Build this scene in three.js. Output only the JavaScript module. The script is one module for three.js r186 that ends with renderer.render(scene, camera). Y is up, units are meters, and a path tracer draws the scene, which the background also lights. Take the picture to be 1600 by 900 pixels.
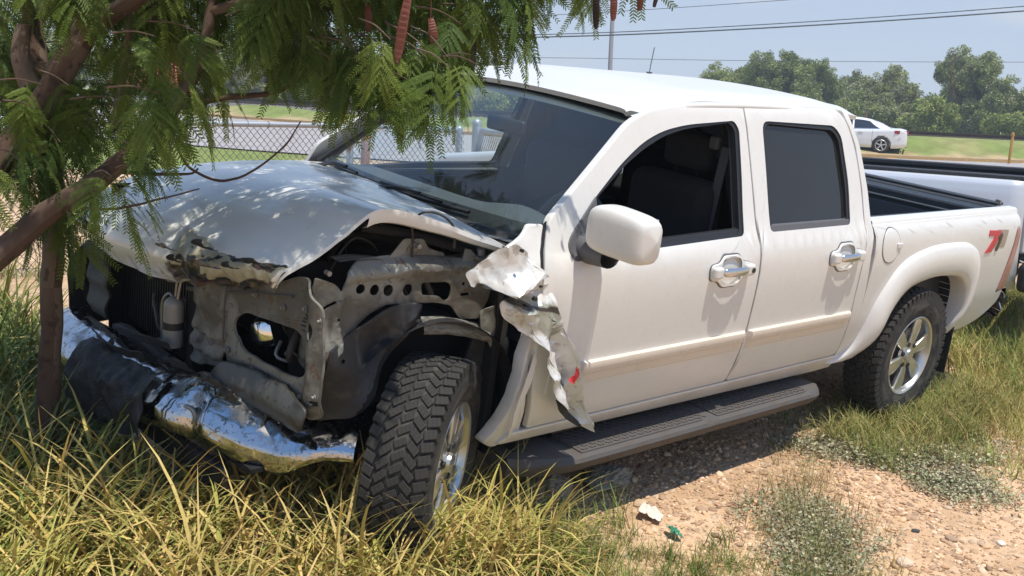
import * as THREE from 'three';
import { ImprovedNoise } from 'three/addons/math/ImprovedNoise.js';
import { RoundedBoxGeometry } from 'three/addons/geometries/RoundedBoxGeometry.js';
import { TessellateModifier } from 'three/addons/modifiers/TessellateModifier.js';
import { mergeGeometries, mergeVertices, toCreasedNormals } from 'three/addons/utils/BufferGeometryUtils.js';

// ---------- camera, sky, sun, exposure ----------
const scene = new THREE.Scene();
const camera = new THREE.PerspectiveCamera(31.94, 16 / 9, 0.05, 1500);
camera.position.set(-1.9987, 1.5347, 3.4442);
camera.up.set(0.08479, 0.98251, -0.16579);
camera.lookAt(-1.9987 + 6.58027, 1.5347 - 1.80154, 3.4442 - 7.31131);

const SUN = new THREE.Vector3(0.02, 0.968, 0.315).normalize();
const N3 = new ImprovedNoise();
const fbm = (x, y, z = 0.37, o = 4) => { let s = 0, a = 0.5, f = 1; for (let i = 0; i < o; i++) { s += a * N3.noise(x * f, y * f, z * f + i * 7.3); a *= 0.5; f *= 2.03; } return s; };
const clamp = (x, a = 0, b = 1) => Math.min(b, Math.max(a, x));
const sstep = (a, b, x) => { const t = clamp((x - a) / (b - a)); return t * t * (3 - 2 * t); };
const mix = (a, b, t) => a + (b - a) * t;
function RNG(s) { let t = s >>> 0; return () => { t = (t + 0x6D2B79F5) | 0; let r = Math.imul(t ^ (t >>> 15), 1 | t); r = (r + Math.imul(r ^ (r >>> 7), 61 | r)) ^ r; return ((r ^ (r >>> 14)) >>> 0) / 4294967296; }; }

{ // hazy summer sky, thin high clouds
  const W = 1024, H = 512, d = new Float32Array(W * H * 4);
  for (let j = 0; j < H; j++) for (let i = 0; i < W; i++) {
    const el = ((j + 0.5) / H - 0.5) * Math.PI, az = (i + 0.5) / W * 2 * Math.PI;
    const s = Math.sin(el), c = Math.cos(el), x = Math.cos(az) * c, z = Math.sin(az) * c;
    const t = Math.pow(clamp(s), 0.55);
    let r = mix(0.66, 0.125, t), g = mix(0.735, 0.335, t), b = mix(0.80, 0.78, t);
    const k = Math.max(0, x * SUN.x + s * SUN.y + z * SUN.z);
    const halo = 0.35 * Math.pow(k, 24) + 0.10 * Math.pow(k, 5);
    r += halo; g += halo * 0.97; b += halo * 0.88;
    if (s > 0.01) {
      const px = x / (s + 0.12), pz = z / (s + 0.12);
      const cl = sstep(0.06, 0.42, fbm(px * 0.9 + 3.1, pz * 1.7 - 1.2, 1.7, 5)) * 0.55 * sstep(0.01, 0.12, s);
      r = mix(r, 0.78, cl); g = mix(g, 0.78, cl); b = mix(b, 0.80, cl);
    } else { const q = sstep(0, -0.25, s); r = mix(r, 0.25, q); g = mix(g, 0.24, q); b = mix(b, 0.2, q); }
    const o = (j * W + i) * 4; d[o] = r; d[o + 1] = g; d[o + 2] = b; d[o + 3] = 1;
  }
  const t = new THREE.DataTexture(d, W, H, THREE.RGBAFormat, THREE.FloatType);
  t.mapping = THREE.EquirectangularReflectionMapping; t.magFilter = t.minFilter = THREE.LinearFilter; t.needsUpdate = true;
  scene.background = t; scene.environment = t;
  scene.backgroundIntensity = 1; scene.environmentIntensity = 1;
}
const sun = new THREE.DirectionalLight(new THREE.Color(1, 0.95, 0.85), 4.9);
sun.position.copy(SUN).multiplyScalar(40).add(new THREE.Vector3(2, 0, -1)); sun.target.position.set(2, 0, -1);
sun.castShadow = true; sun.shadow.mapSize.set(4096, 4096); sun.shadow.radius = 1;
Object.assign(sun.shadow.camera, { left: -16, right: 16, top: 16, bottom: -16, near: 1, far: 120 });
scene.add(sun, sun.target);
scene.fog = new THREE.FogExp2(new THREE.Color(0.62, 0.67, 0.73), 0.0014);

const renderer = new THREE.WebGLRenderer({ antialias: true });
renderer.toneMapping = THREE.LinearToneMapping;
renderer.toneMappingExposure = 1.02;
renderer.shadowMap.enabled = true;

// ---------- helpers ----------
const used = {};
function numbered(n) { if (!(n in used)) { used[n] = 0; return n; } used[n]++; return n + '_' + String(used[n]).padStart(3, '0'); }
function shad(o) { o.traverse((m) => { if (m.isMesh) { m.castShadow = true; m.receiveShadow = true; } }); return o; }
function mesh(name, geo, mat, parent) { const m = new THREE.Mesh(geo, mat); m.name = name; m.castShadow = m.receiveShadow = true; if (parent) parent.add(m); return m; }
function tag(o, label, category, group) { o.userData.label = label; o.userData.category = category; if (group) o.userData.group = group; return o; }
function thing(name, label, category, pos = [0, 0, 0], group) { const g = new THREE.Group(); g.name = numbered(name); g.position.set(...pos); tag(g, label, category, group); scene.add(g); return g; }
function single(name, geo, mat, label, category, group) { const m = mesh(numbered(name), geo, mat, scene); return tag(m, label, category, group); }
function struct(name, geo, mat) { const m = mesh(numbered(name), geo, mat, scene); m.userData.kind = 'structure'; return m; }
function stuff(o, label, category) { o.userData.kind = 'stuff'; if (label) tag(o, label, category); o.castShadow = o.receiveShadow = true; return o; }
const V3 = (x, y, z) => new THREE.Vector3(x, y, z);
const C3 = (r, g, b) => new THREE.Color().setRGB(r, g, b);
function merge(list) { const l = list.map((g) => { let h = g.index ? g.toNonIndexed() : g; for (const k of Object.keys(h.attributes)) if (!['position', 'normal', 'uv'].includes(k)) h.deleteAttribute(k); if (!h.attributes.uv) h.setAttribute('uv', new THREE.BufferAttribute(new Float32Array(h.attributes.position.count * 2), 2)); h.morphAttributes = {}; return h; }); return mergeGeometries(l); }
function box(w, h, d, x = 0, y = 0, z = 0, r = 0.004, rx = 0, ry = 0, rz = 0) { const g = new RoundedBoxGeometry(w, h, d, 2, Math.min(r, w / 2.1, h / 2.1, d / 2.1)); if (rx) g.rotateX(rx); if (ry) g.rotateY(ry); if (rz) g.rotateZ(rz); g.translate(x, y, z); return g; }
function cyl(r0, r1, h, n = 20, x = 0, y = 0, z = 0, axis = 'y', open = false) { const g = new THREE.CylinderGeometry(r0, r1, h, n, 1, open); if (axis === 'x') g.rotateZ(Math.PI / 2); if (axis === 'z') g.rotateX(Math.PI / 2); g.translate(x, y, z); return g; }
function curve(p) { return new THREE.CatmullRomCurve3(p.map((q) => V3(...q)), false, 'centripetal'); }
function tube(p, r, n = 24, s = 7) { return new THREE.TubeGeometry(curve(p), n, r, s, false); }
function taper(p, radii, n = 40, s = 10) { // tube with changing radius
  const c = curve(p), g = new THREE.TubeGeometry(c, n, 1, s, false), P = g.attributes.position, q = V3();
  for (let i = 0; i <= n; i++) { const t = i / n, f = t * (radii.length - 1), k = Math.min(radii.length - 2, Math.floor(f)), r = mix(radii[k], radii[k + 1], f - k); c.getPointAt(t, q);
    for (let j = 0; j <= s; j++) { const o = i * (s + 1) + j; const x = P.getX(o) - q.x, y = P.getY(o) - q.y, z = P.getZ(o) - q.z; P.setXYZ(o, q.x + x * r, q.y + y * r, q.z + z * r); } }
  const L = c.getLength(), uv = g.attributes.uv; for (let i = 0; i < uv.count; i++) uv.setXY(i, uv.getY(i) * 0.25, uv.getX(i) * L);
  return g; }
function grid(fn, nu, nv, uvf) { // fn(u,v)->[x,y,z]
  const P = [], U = [], I = []; for (let j = 0; j <= nv; j++) for (let i = 0; i <= nu; i++) { const p = fn(i / nu, j / nv); P.push(...p); U.push(...(uvf ? uvf(i / nu, j / nv, p) : [i / nu, j / nv])); }
  for (let j = 0; j < nv; j++) for (let i = 0; i < nu; i++) { const a = j * (nu + 1) + i, b = a + 1, c = a + nu + 1, d = c + 1; I.push(a, b, d, a, d, c); }
  const g = new THREE.BufferGeometry(); g.setAttribute('position', new THREE.Float32BufferAttribute(P, 3)); g.setAttribute('uv', new THREE.Float32BufferAttribute(U, 2)); g.setIndex(I); g.computeVertexNormals(); return g; }
function shell(g, th) { // give an open grid a thickness (indexed, smooth normals)
  const P = g.attributes.position, Nn = g.attributes.normal, n = P.count, pos = [], uv = [], idx = Array.from(g.index.array), E = new Map();
  for (let i = 0; i < n; i++) pos.push(P.getX(i), P.getY(i), P.getZ(i));
  for (let i = 0; i < n; i++) pos.push(P.getX(i) - Nn.getX(i) * th, P.getY(i) - Nn.getY(i) * th, P.getZ(i) - Nn.getZ(i) * th);
  for (let k = 0; k < 2; k++) for (let i = 0; i < n; i++) uv.push(g.attributes.uv.getX(i), g.attributes.uv.getY(i));
  const m = idx.length, out = idx.slice(); for (let i = 0; i < m; i += 3) out.push(idx[i] + n, idx[i + 2] + n, idx[i + 1] + n);
  for (let i = 0; i < m; i += 3) for (let k = 0; k < 3; k++) { const a = idx[i + k], b = idx[i + (k + 1) % 3]; if (E.has(b + '_' + a)) E.delete(b + '_' + a); else E.set(a + '_' + b, [a, b]); }
  const h = new THREE.BufferGeometry(); h.setAttribute('position', new THREE.Float32BufferAttribute(pos, 3)); h.setAttribute('uv', new THREE.Float32BufferAttribute(uv, 2));
  for (const [a, b] of E.values()) out.push(a, a + n, b + n, a, b + n, b);
  h.setIndex(out); return toCreasedNormals(h, 0.7); }
function spl(pts) { const c = new THREE.CatmullRomCurve3(pts.map((p) => V3(p[0], p[1], p[2] || 0)), false, 'centripetal'); return (t) => { const p = c.getPoint(clamp(t)); return [p.x, p.y, p.z]; }; }
function roundPoly(pts, r, n = 4) { const o = [], L = pts.length; for (let i = 0; i < L; i++) { const a = pts[(i + L - 1) % L], b = pts[i], c = pts[(i + 1) % L], rr = b[2] ?? r; const da = Math.hypot(a[0] - b[0], a[1] - b[1]), dc = Math.hypot(c[0] - b[0], c[1] - b[1]), k = Math.min(rr, da / 2.2, dc / 2.2); if (k < 1e-4) { o.push([b[0], b[1]]); continue; }
    const p = [b[0] + (a[0] - b[0]) / da * k, b[1] + (a[1] - b[1]) / da * k], q = [b[0] + (c[0] - b[0]) / dc * k, b[1] + (c[1] - b[1]) / dc * k]; for (let j = 0; j <= n; j++) { const t = j / n; o.push([(1 - t) ** 2 * p[0] + 2 * t * (1 - t) * b[0] + t * t * q[0], (1 - t) ** 2 * p[1] + 2 * t * (1 - t) * b[1] + t * t * q[1]]); } } return o; }
function shape(pts, holes = []) { const s = new THREE.Shape(pts.map((p) => new THREE.Vector2(p[0], p[1]))); for (const h of holes) s.holes.push(new THREE.Path(h.map((p) => new THREE.Vector2(p[0], p[1])))); return s; }
const circle = (x, y, r, n = 16, ry = r) => Array.from({ length: n }, (_, i) => [x + r * Math.cos(i / n * 6.2832), y + ry * Math.sin(i / n * 6.2832)]);
function extr(pts, depth, o = {}) { const b = o.bevel ?? 0.003; const g = new THREE.ExtrudeGeometry(shape(pts, o.holes), { depth, bevelEnabled: b > 0, bevelThickness: b, bevelSize: b, bevelOffset: -b, bevelSegments: o.bs ?? 2, curveSegments: 6 }); g.translate(0, 0, -depth - b); return g; }
function tess(g, len) { return new TessellateModifier(len, 7).modify(g.index ? g.toNonIndexed() : g); }
function displace(g, fn, crease) { const P = g.attributes.position, v = V3(); for (let i = 0; i < P.count; i++) { v.fromBufferAttribute(P, i); fn(v); P.setXYZ(i, v.x, v.y, v.z); } if (crease !== undefined) { const m = g.clone(); m.deleteAttribute('normal'); const w = m.index ? m : mergeVertices(m, 1e-4); return toCreasedNormals(w, crease); } g.computeVertexNormals(); return g; }
function mirrorZ(g) { const h = g.index ? g.toNonIndexed() : g.clone(); for (const k of ['position', 'normal']) { const A = h.attributes[k]; for (let i = 0; i < A.count; i++) A.setZ(i, -A.getZ(i)); } for (const k of Object.keys(h.attributes)) { const A = h.attributes[k], s = A.itemSize, a = A.array; for (let i = 0; i < A.count; i += 3) for (let c = 0; c < s; c++) { const t = a[(i + 1) * s + c]; a[(i + 1) * s + c] = a[(i + 2) * s + c]; a[(i + 2) * s + c] = t; } } return h; }

// ---------- textures ----------
function noiseGrid(seed, n) { const r = RNG(seed), a = new Float32Array(n * n); for (let i = 0; i < a.length; i++) a[i] = r(); return (x, y) => { x = ((x % n) + n) % n; y = ((y % n) + n) % n; const i = Math.floor(x), j = Math.floor(y), fx = x - i, fy = y - j, sx = fx * fx * (3 - 2 * fx), sy = fy * fy * (3 - 2 * fy), i1 = (i + 1) % n, j1 = (j + 1) % n; return mix(mix(a[j * n + i], a[j * n + i1], sx), mix(a[j1 * n + i], a[j1 * n + i1], sx), sy); }; }
function tiler(seed) { const L = [4, 8, 16, 32, 64, 128].map((n, i) => [n, noiseGrid(seed * 13 + i, n)]); return (u, v, from = 0, to = 6) => { let s = 0, w = 0, a = 1; for (let i = from; i < to; i++) { s += a * L[i][1](u * L[i][0], v * L[i][0]); w += a; a *= 0.62; } return s / w; }; }
function tex(n, fn, srgb = true, rep = [1, 1]) { const d = new Uint8Array(n * n * 4); for (let j = 0; j < n; j++) for (let i = 0; i < n; i++) { const c = fn((i + 0.5) / n, (j + 0.5) / n), o = (j * n + i) * 4; for (let k = 0; k < 3; k++) { const x = clamp(c[k]); d[o + k] = 255 * (srgb ? (x <= 0.0031308 ? 12.92 * x : 1.055 * Math.pow(x, 1 / 2.4) - 0.055) : x) + 0.5; } d[o + 3] = 255; }
  const t = new THREE.DataTexture(d, n, n); t.wrapS = t.wrapT = THREE.RepeatWrapping; t.magFilter = THREE.LinearFilter; t.minFilter = THREE.LinearMipmapLinearFilter; t.generateMipmaps = true; if (srgb) t.colorSpace = THREE.SRGBColorSpace; t.repeat.set(...rep); t.needsUpdate = true; return t; }
const std = (o) => new THREE.MeshStandardMaterial(o), phy = (o) => new THREE.MeshPhysicalMaterial(o);
const lerp3 = (a, b, t) => [mix(a[0], b[0], t), mix(a[1], b[1], t), mix(a[2], b[2], t)];

const tA = tiler(3), tB = tiler(11);
const grimeTex = tex(512, (u, v) => { const a = tA(u, v), b = tB(u, v, 3), k = sstep(0.56, 0.8, a) * 0.5 + sstep(0.62, 0.78, b) * 0.35; return lerp3([0.72, 0.69, 0.645], [0.46, 0.38, 0.28], k * 0.42); }, true, [1.1, 1.1]);
const cleanTex = tex(512, (u, v) => { const a = tA(u, v, 2), b = tB(u, v, 4), k = sstep(0.45, 0.8, a) * 0.4 + sstep(0.62, 0.74, b) * 0.45; return lerp3([0.69, 0.675, 0.64], [0.50, 0.44, 0.36], k * 0.20); }, true, [1.3, 1.3]);
const roughTex = tex(256, (u, v) => { const a = 0.3 + 0.45 * tB(u, v, 1); return [a, a, a]; }, false, [1.3, 1.3]);
const innerTex = tex(512, (u, v) => { const a = tA(u, v), b = tB(u, v, 2), c = tA(v + 0.31, u + 0.17, 3); let q = lerp3([0.22, 0.215, 0.185], [0.085, 0.075, 0.058], sstep(0.38, 0.68, a) * 0.85); q = lerp3(q, [0.12, 0.055, 0.028], sstep(0.66, 0.76, b) * 0.7); return lerp3(q, [0.06, 0.055, 0.05], sstep(0.64, 0.8, c) * 0.6); }, true, [1.6, 1.6]);
const blackTex = tex(256, (u, v) => { const a = tA(u, v, 1), k = sstep(0.5, 0.8, a); return lerp3([0.016, 0.016, 0.018], [0.075, 0.066, 0.054], k * 0.5); }, true, [2.2, 2.2]);
const barkTex = tex(256, (u, v) => { const a = tA(u * 1, v * 0.25 * 4 / 4, 1), b = tB(u, v, 3); return lerp3(lerp3([0.085, 0.05, 0.032], [0.16, 0.115, 0.085], sstep(0.35, 0.7, a)), [0.035, 0.022, 0.015], sstep(0.6, 0.75, b) * 0.7); });
const bumpTex = tex(256, (u, v) => { const a = tA(u, v, 2); return [a, a, a]; }, false, [3, 3]);

const M = {
  paint: phy({ map: cleanTex, roughness: 0.36, clearcoat: 0.45, clearcoatRoughness: 0.22, specularIntensity: 0.9 }),
  dusty: phy({ map: grimeTex, roughness: 0.42, clearcoat: 0.3, clearcoatRoughness: 0.3 }),
  inner: std({ map: innerTex, roughness: 0.62, metalness: 0.05 }),
  black: std({ map: blackTex, roughness: 0.62, bumpMap: bumpTex, bumpScale: 0.002 }),
  trim: std({ color: C3(0.018, 0.018, 0.02), roughness: 0.45 }),
  greyPlastic: std({ color: C3(0.10, 0.098, 0.105), roughness: 0.55 }),
  step: std({ color: C3(0.085, 0.078, 0.075), roughness: 0.72, map: tex(256, (u, v) => { const a = tB(u, v, 1); return lerp3([1, 1, 1], [2.6, 2.2, 1.8].map((x) => x * 0.38), sstep(0.45, 0.75, a)); }, true, [2, 2]) }),
  chrome: std({ color: C3(0.78, 0.79, 0.81), metalness: 1, roughness: 0.07, roughnessMap: null }),
  handle: std({ color: C3(0.62, 0.63, 0.65), metalness: 0.95, roughness: 0.2 }),
  bumper: std({ metalness: 1, color: C3(0.8, 0.8, 0.8), map: tex(256, (u, v) => { const a = tA(u, v, 1), b = tB(u, v, 3); let q = lerp3([0.62, 0.63, 0.66], [0.30, 0.28, 0.26], sstep(0.45, 0.75, a)); return lerp3(q, [0.08, 0.07, 0.06], sstep(0.66, 0.76, b) * 0.7); }, true, [2, 1.3]), roughnessMap: tex(256, (u, v) => { const a = 0.10 + 0.30 * sstep(0.45, 0.75, tA(u, v, 1)) + 0.2 * sstep(0.66, 0.76, tB(u, v, 3)); return [a, a, a]; }, false, [2, 1.3]) }),
  mould: phy({ map: grimeTex, color: C3(0.94, 0.87, 0.78), roughness: 0.45, clearcoat: 0.2 }),
  alloy: std({ color: C3(0.62, 0.61, 0.58), metalness: 0.85, roughness: 0.3 }),
  steel: std({ color: C3(0.3, 0.29, 0.28), metalness: 0.7, roughness: 0.5 }),
  dark: std({ color: C3(0.008, 0.008, 0.009), roughness: 0.9 }),
  rubber: std({ roughness: 0.88, map: tex(256, (u, v) => { const a = tA(u, v, 1); return lerp3([0.022, 0.021, 0.02], [0.075, 0.066, 0.054], sstep(0.4, 0.75, a)); }, true, [3, 3]), bumpMap: bumpTex, bumpScale: 0.0015 }),
  cloth: std({ color: C3(0.014, 0.0145, 0.016), roughness: 0.9 }),
  dash: std({ color: C3(0.075, 0.08, 0.085), roughness: 0.6 }),
  screen: phy({ color: C3(0.80, 0.88, 0.86), roughness: 0.0, transmission: 0.992, thickness: 0, ior: 1.5 }),
  privacy: phy({ color: C3(0.13, 0.13, 0.13), roughness: 0.04, transmission: 0.84, thickness: 0, ior: 1.5 }),
  red: phy({ color: C3(0.36, 0.17, 0.155), roughness: 0.25, clearcoat: 0.6, map: null }),
  liner: std({ color: C3(0.028, 0.031, 0.036), roughness: 0.55, bumpMap: bumpTex, bumpScale: 0.001 }),
  wire: std({ color: C3(0.03, 0.025, 0.02), roughness: 0.6 }),
};
// ---------- the setting ----------
const TILT = 0.1118;
function poly2(pts) { return (x, z) => { let best = 1e9, sg = 1, tt = 0; for (let i = 0; i < pts.length - 1; i++) { const [ax, az] = pts[i], [bx, bz] = pts[i + 1], dx = bx - ax, dz = bz - az, L2 = dx * dx + dz * dz; const t = clamp(((x - ax) * dx + (z - az) * dz) / L2); const qx = x - ax - t * dx, qz = z - az - t * dz, d = Math.hypot(qx, qz); if (d < best) { best = d; sg = dx * qz - dz * qx; tt = i + t; } } return [sg < 0 ? best : -best, tt]; }; }
const KERB = [[14, -120], [19.6, -60], [21.3, -48], [23.1, -41], [27.7, -26], [34.9, -17.2], [41.8, -13.4], [62, -7], [120, 2]];
const kerbD = poly2(KERB);           // > 0 beyond the kerb
function farH(x, z) { const s = kerbD(x, z)[0]; return 0.08 + 0.10 * sstep(0, 0.4, s) + 0.72 * sstep(1.5, 5.2, s) - 0.5 * sstep(9, 13, s); }
function groundH(x, z) {
  const k = Math.tan(TILT);
  let y = z > 1.6 ? -k * 1.6 - 0.05 * (z - 1.6) : z < -1.3 ? k * 1.3 * mix(1, 0.55, sstep(-1.3, -6, z)) : -k * z;
  const r = Math.hypot(x - 2, z + 1);
  if (r > 7) y = mix(y, farH(x, z), sstep(7, 18, r));
  const near = 1 - sstep(5, 9, r);
  y += near * (0.022 * fbm(x * 1.1, z * 1.1, 2.2, 3));
  if (x < -0.2) y += near * 0.05 * sstep(-0.2, -1.2, x) * (0.6 + fbm(x, z, 5, 2));
  return y;
}
const dirtTex = tex(1024, (u, v) => { const a = tA(u, v), b = tB(u, v, 3), c = tA(v, u, 4); let q = lerp3([0.60, 0.395, 0.235], [0.47, 0.30, 0.17], sstep(0.35, 0.7, a)); q = lerp3(q, [0.66, 0.48, 0.32], sstep(0.58, 0.75, b) * 0.6); return lerp3(q, [0.20, 0.14, 0.095], sstep(0.62, 0.78, c) * 0.5); }, true, [0.6, 0.6]);
const dirtBump = tex(512, (u, v) => { const a = tB(u, v, 2) * 0.6 + tA(u, v, 4) * 0.4; return [a, a, a]; }, false, [1.7, 1.7]);
{
  // near ground, fine sheet joined to a coarse one that runs to the horizon
  const xs = [], zs = []; const band = (arr, a, b, s) => { for (let q = a; q < b - 1e-6; q += s) arr.push(q); };
  band(xs, -600, -60, 60); band(xs, -60, -12, 6); band(xs, -12, -3, 0.6); band(xs, -3, 7, 0.055); band(xs, 7, 12, 0.4); band(xs, 12, 64, 1.1); band(xs, 64, 140, 6); band(xs, 140, 801, 60);
  band(zs, -800, -140, 60); band(zs, -140, -60, 5); band(zs, -60, -12, 1.0); band(zs, -12, -3, 0.5); band(zs, -3, 3.2, 0.055); band(zs, 3.2, 12, 0.5); band(zs, 12, 60, 6); band(zs, 60, 401, 60);
  const P = [], U = [], I = [], nx = xs.length, nz = zs.length, Cc = [];
  for (const z of zs) for (const x of xs) { P.push(x, groundH(x, z), z); U.push(x, z);
    const s = kerbD(x, z)[0], g = fbm(x * 0.25, z * 0.25, 9, 3);
    let c = [1, 1, 1];
    if (z < -9 || x > 9) { // verge and field: bare pinkish dirt, grass patches, embankment turf
      let green = 0;
      if (s > 0.6) green = clamp(0.92 + g * 1.0); if (s > 6.5) green = 0.9; if (s > 0.0 && s < 1.9) green = 0.15;
      if (s <= 0) green = sstep(-0.05, 0.12, fbm((x - 3) * 0.13, (z + 30) * 0.16, 4, 3) + 0.32 * (1 - sstep(5, 10.5, Math.hypot((x - 5.0) * 0.75, (z + 20.5)))) - 0.17);
      c = lerp3([0.95, 0.95, 0.95], [0.33, 0.62, 0.21], green);
    }
    Cc.push(...c); }
  for (let j = 0; j < nz - 1; j++) for (let i = 0; i < nx - 1; i++) { const a = j * nx + i, b = a + 1, c = a + nx, d = c + 1; I.push(a, c, b, b, c, d); }
  const g = new THREE.BufferGeometry(); g.setAttribute('position', new THREE.Float32BufferAttribute(P, 3)); g.setAttribute('uv', new THREE.Float32BufferAttribute(U, 2)); g.setAttribute('color', new THREE.Float32BufferAttribute(Cc, 3)); g.setIndex(I); g.computeVertexNormals();
  struct('ground', g, std({ map: dirtTex, bumpMap: dirtBump, bumpScale: 0.012, roughness: 0.95, vertexColors: true }));
}
// strip along an offset of the kerb line
function strip(off0, off1, lift, seg = 90, t0 = 0, t1 = 1, flat) {
  const c = new THREE.CatmullRomCurve3(KERB.map(([x, z]) => V3(x, 0, z)), false, 'centripetal');
  return grid((u, v) => { const t = mix(t0, t1, u), p = c.getPoint(t), d = c.getTangent(t); const nx = d.z, nz = -d.x; const o = mix(off0, off1, v); const x = p.x + nx * o, z = p.z + nz * o; return [x, (flat ?? farH(x, z)) + lift, z]; }, seg, 6, (u, v, p) => [p[0] * 0.5, p[2] * 0.5]); }
const asphaltTex = tex(512, (u, v) => { const a = tA(u, v, 2), b = tB(u, v, 4); return lerp3(lerp3([0.36, 0.33, 0.32], [0.29, 0.265, 0.26], sstep(0.4, 0.65, a)), [0.33, 0.31, 0.31], sstep(0.6, 0.8, b) * 0.4); }, true, [0.5, 0.5]);
struct('road', strip(-19, -0.02, 0.03, 110, 0, 1, 0.085), std({ map: asphaltTex, roughness: 0.95 }));
{ // kerb, a real step of ochre painted concrete
  const c = new THREE.CatmullRomCurve3(KERB.map(([x, z]) => V3(x, 0, z)), false, 'centripetal');
  const prof = [[-0.02, 0.0], [0.0, 0.15], [0.02, 0.17], [0.2, 0.17], [0.22, 0.05]];
  const g = grid((u, v) => { const p = c.getPoint(u), d = c.getTangent(u), k = prof[Math.round(v * 4)]; return [p.x + d.z * k[0], 0.085 + k[1], p.z - d.x * k[0]]; }, 140, 4, (u, v) => [u * 60, v]);
  struct('kerb', toCreasedNormals(g, 0.6), std({ roughness: 0.9, map: tex(128, (u, v) => lerp3([0.40, 0.23, 0.07], [0.34, 0.28, 0.2], sstep(0.45, 0.6, tA(u, v, 1)))) }));
}
// railway on its low bank
const TRACK = [[6, -120], [12.9, -85.5], [22.5, -60], [26.7, -49.9], [28.4, -41.6], [34.8, -28.9], [48.2, -21.3], [60, -12.5], [120, 6]];
{
  const c = new THREE.CatmullRomCurve3(TRACK.map(([x, z]) => V3(x, 0, z)), false, 'centripetal'), y = 0.80;
  const at = (u, o, h) => { const p = c.getPoint(u), d = c.getTangent(u); return [p.x + d.z * o, y + h, p.z - d.x * o]; };
  const pb = [[-1.9, -0.35], [-1.3, 0.02], [1.3, 0.02], [1.9, -0.35]];
  const bal = struct('track_ballast', grid((u, v) => { const k = pb[Math.round(v * 3)]; return at(u, k[0], k[1]); }, 160, 3, (u, v, p) => [p[0], p[2]]), std({ roughness: 1, map: tex(256, (u, v) => lerp3([0.22, 0.2, 0.18], [0.09, 0.08, 0.075], sstep(0.4, 0.62, tA(u, v, 3)))), bumpMap: bumpTex, bumpScale: 0.03 }));
  const rg = thing('railway_track', 'dark steel railway track running along the grassy bank behind the road', 'railway track');
  const rp = [[-0.05, 0.0], [-0.05, 0.02], [-0.015, 0.04], [-0.015, 0.12], [-0.036, 0.14], [-0.036, 0.17], [0.036, 0.17], [0.036, 0.14], [0.015, 0.12], [0.015, 0.04], [0.05, 0.02], [0.05, 0]];
  const rm = std({ color: C3(0.065, 0.045, 0.035), roughness: 0.7, metalness: 0.4 });
  for (const o of [-0.72, 0.72]) mesh('rail', toCreasedNormals(grid((u, v) => { const k = rp[Math.round(v * 11)]; return at(u, o + k[0] * 1.3, 0.1 + k[1] * 1.3); }, 160, 11), 0.5), rm, rg);
  const sl = []; const L = c.getLength(); for (let k = 0; k < L / 0.65; k++) { const u = k * 0.65 / L, p = at(u, 0, 0.06), d = c.getTangent(u); const g = new THREE.BoxGeometry(2.5, 0.12, 0.24); g.rotateY(Math.atan2(d.x, d.z)); g.translate(...p); sl.push(g); }
  const sm = mesh('sleeper', merge(sl), std({ color: C3(0.08, 0.06, 0.045), roughness: 0.95 }), rg); sm.userData.kind = 'stuff';
}
// ---------- the wrecked pickup (own frame: x rearwards from the front axle, y up, z to the driver's side) ----------
const PY = [0.30, 0.385, 0.43, 0.50, 0.58, 0.66, 0.75, 0.90, 1.0, 1.06, 1.10, 1.13, 1.20, 1.40, 1.59, 1.64, 1.67, 1.70];
const PZ = [0.70, 0.765, 0.795, 0.824, 0.846, 0.861, 0.869, 0.877, 0.876, 0.868, 0.854, 0.833, 0.804, 0.736, 0.668, 0.645, 0.617, 0.57];
const PM = PY.map((y, i) => i === 0 ? (PZ[1] - PZ[0]) / (PY[1] - PY[0]) : i === PY.length - 1 ? (PZ[i] - PZ[i - 1]) / (PY[i] - PY[i - 1]) : (PZ[i + 1] - PZ[i - 1]) / (PY[i + 1] - PY[i - 1]));
function sideZ(y) { y = clamp(y, PY[0], PY[PY.length - 1]); let i = 0; while (i < PY.length - 2 && y > PY[i + 1]) i++; const h = PY[i + 1] - PY[i], t = (y - PY[i]) / h, t2 = t * t, t3 = t2 * t; return (2 * t3 - 3 * t2 + 1) * PZ[i] + (t3 - 2 * t2 + t) * h * PM[i] + (-2 * t3 + 3 * t2) * PZ[i + 1] + (t3 - t2) * h * PM[i + 1]; }
const sideS = (y) => (sideZ(y + 0.004) - sideZ(y - 0.004)) / 0.008;
function wrapSide(g, off = 0) { const P = g.attributes.position, Nn = g.attributes.normal, v = V3(); for (let i = 0; i < P.count; i++) { const y = P.getY(i); P.setZ(i, P.getZ(i) + sideZ(y) + off); v.set(Nn.getX(i), Nn.getY(i) - sideS(y) * Nn.getZ(i), Nn.getZ(i)).normalize(); Nn.setXYZ(i, v.x, v.y, v.z); } return g; }
function sidePanel(pts, o = {}) { return wrapSide(tess(extr(pts, o.th ?? 0.022, { holes: o.holes, bevel: o.bevel ?? 0.004 }), o.len ?? 0.09), o.off ?? 0); }

const pk = thing('wrecked_pickup', 'white crew cab pickup truck with its front crushed open, nose under the tree', 'pickup truck');
pk.rotation.x = TILT;
const shift = (pts, d) => { const cx = pts.reduce((s, p) => s + p[0], 0) / pts.length, cy = pts.reduce((s, p) => s + p[1], 0) / pts.length; return pts.map((p) => { const dx = p[0] - cx, dy = p[1] - cy, L = Math.hypot(dx, dy); return [p[0] - dx / L * d, p[1] - dy / L * d]; }); };
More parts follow.
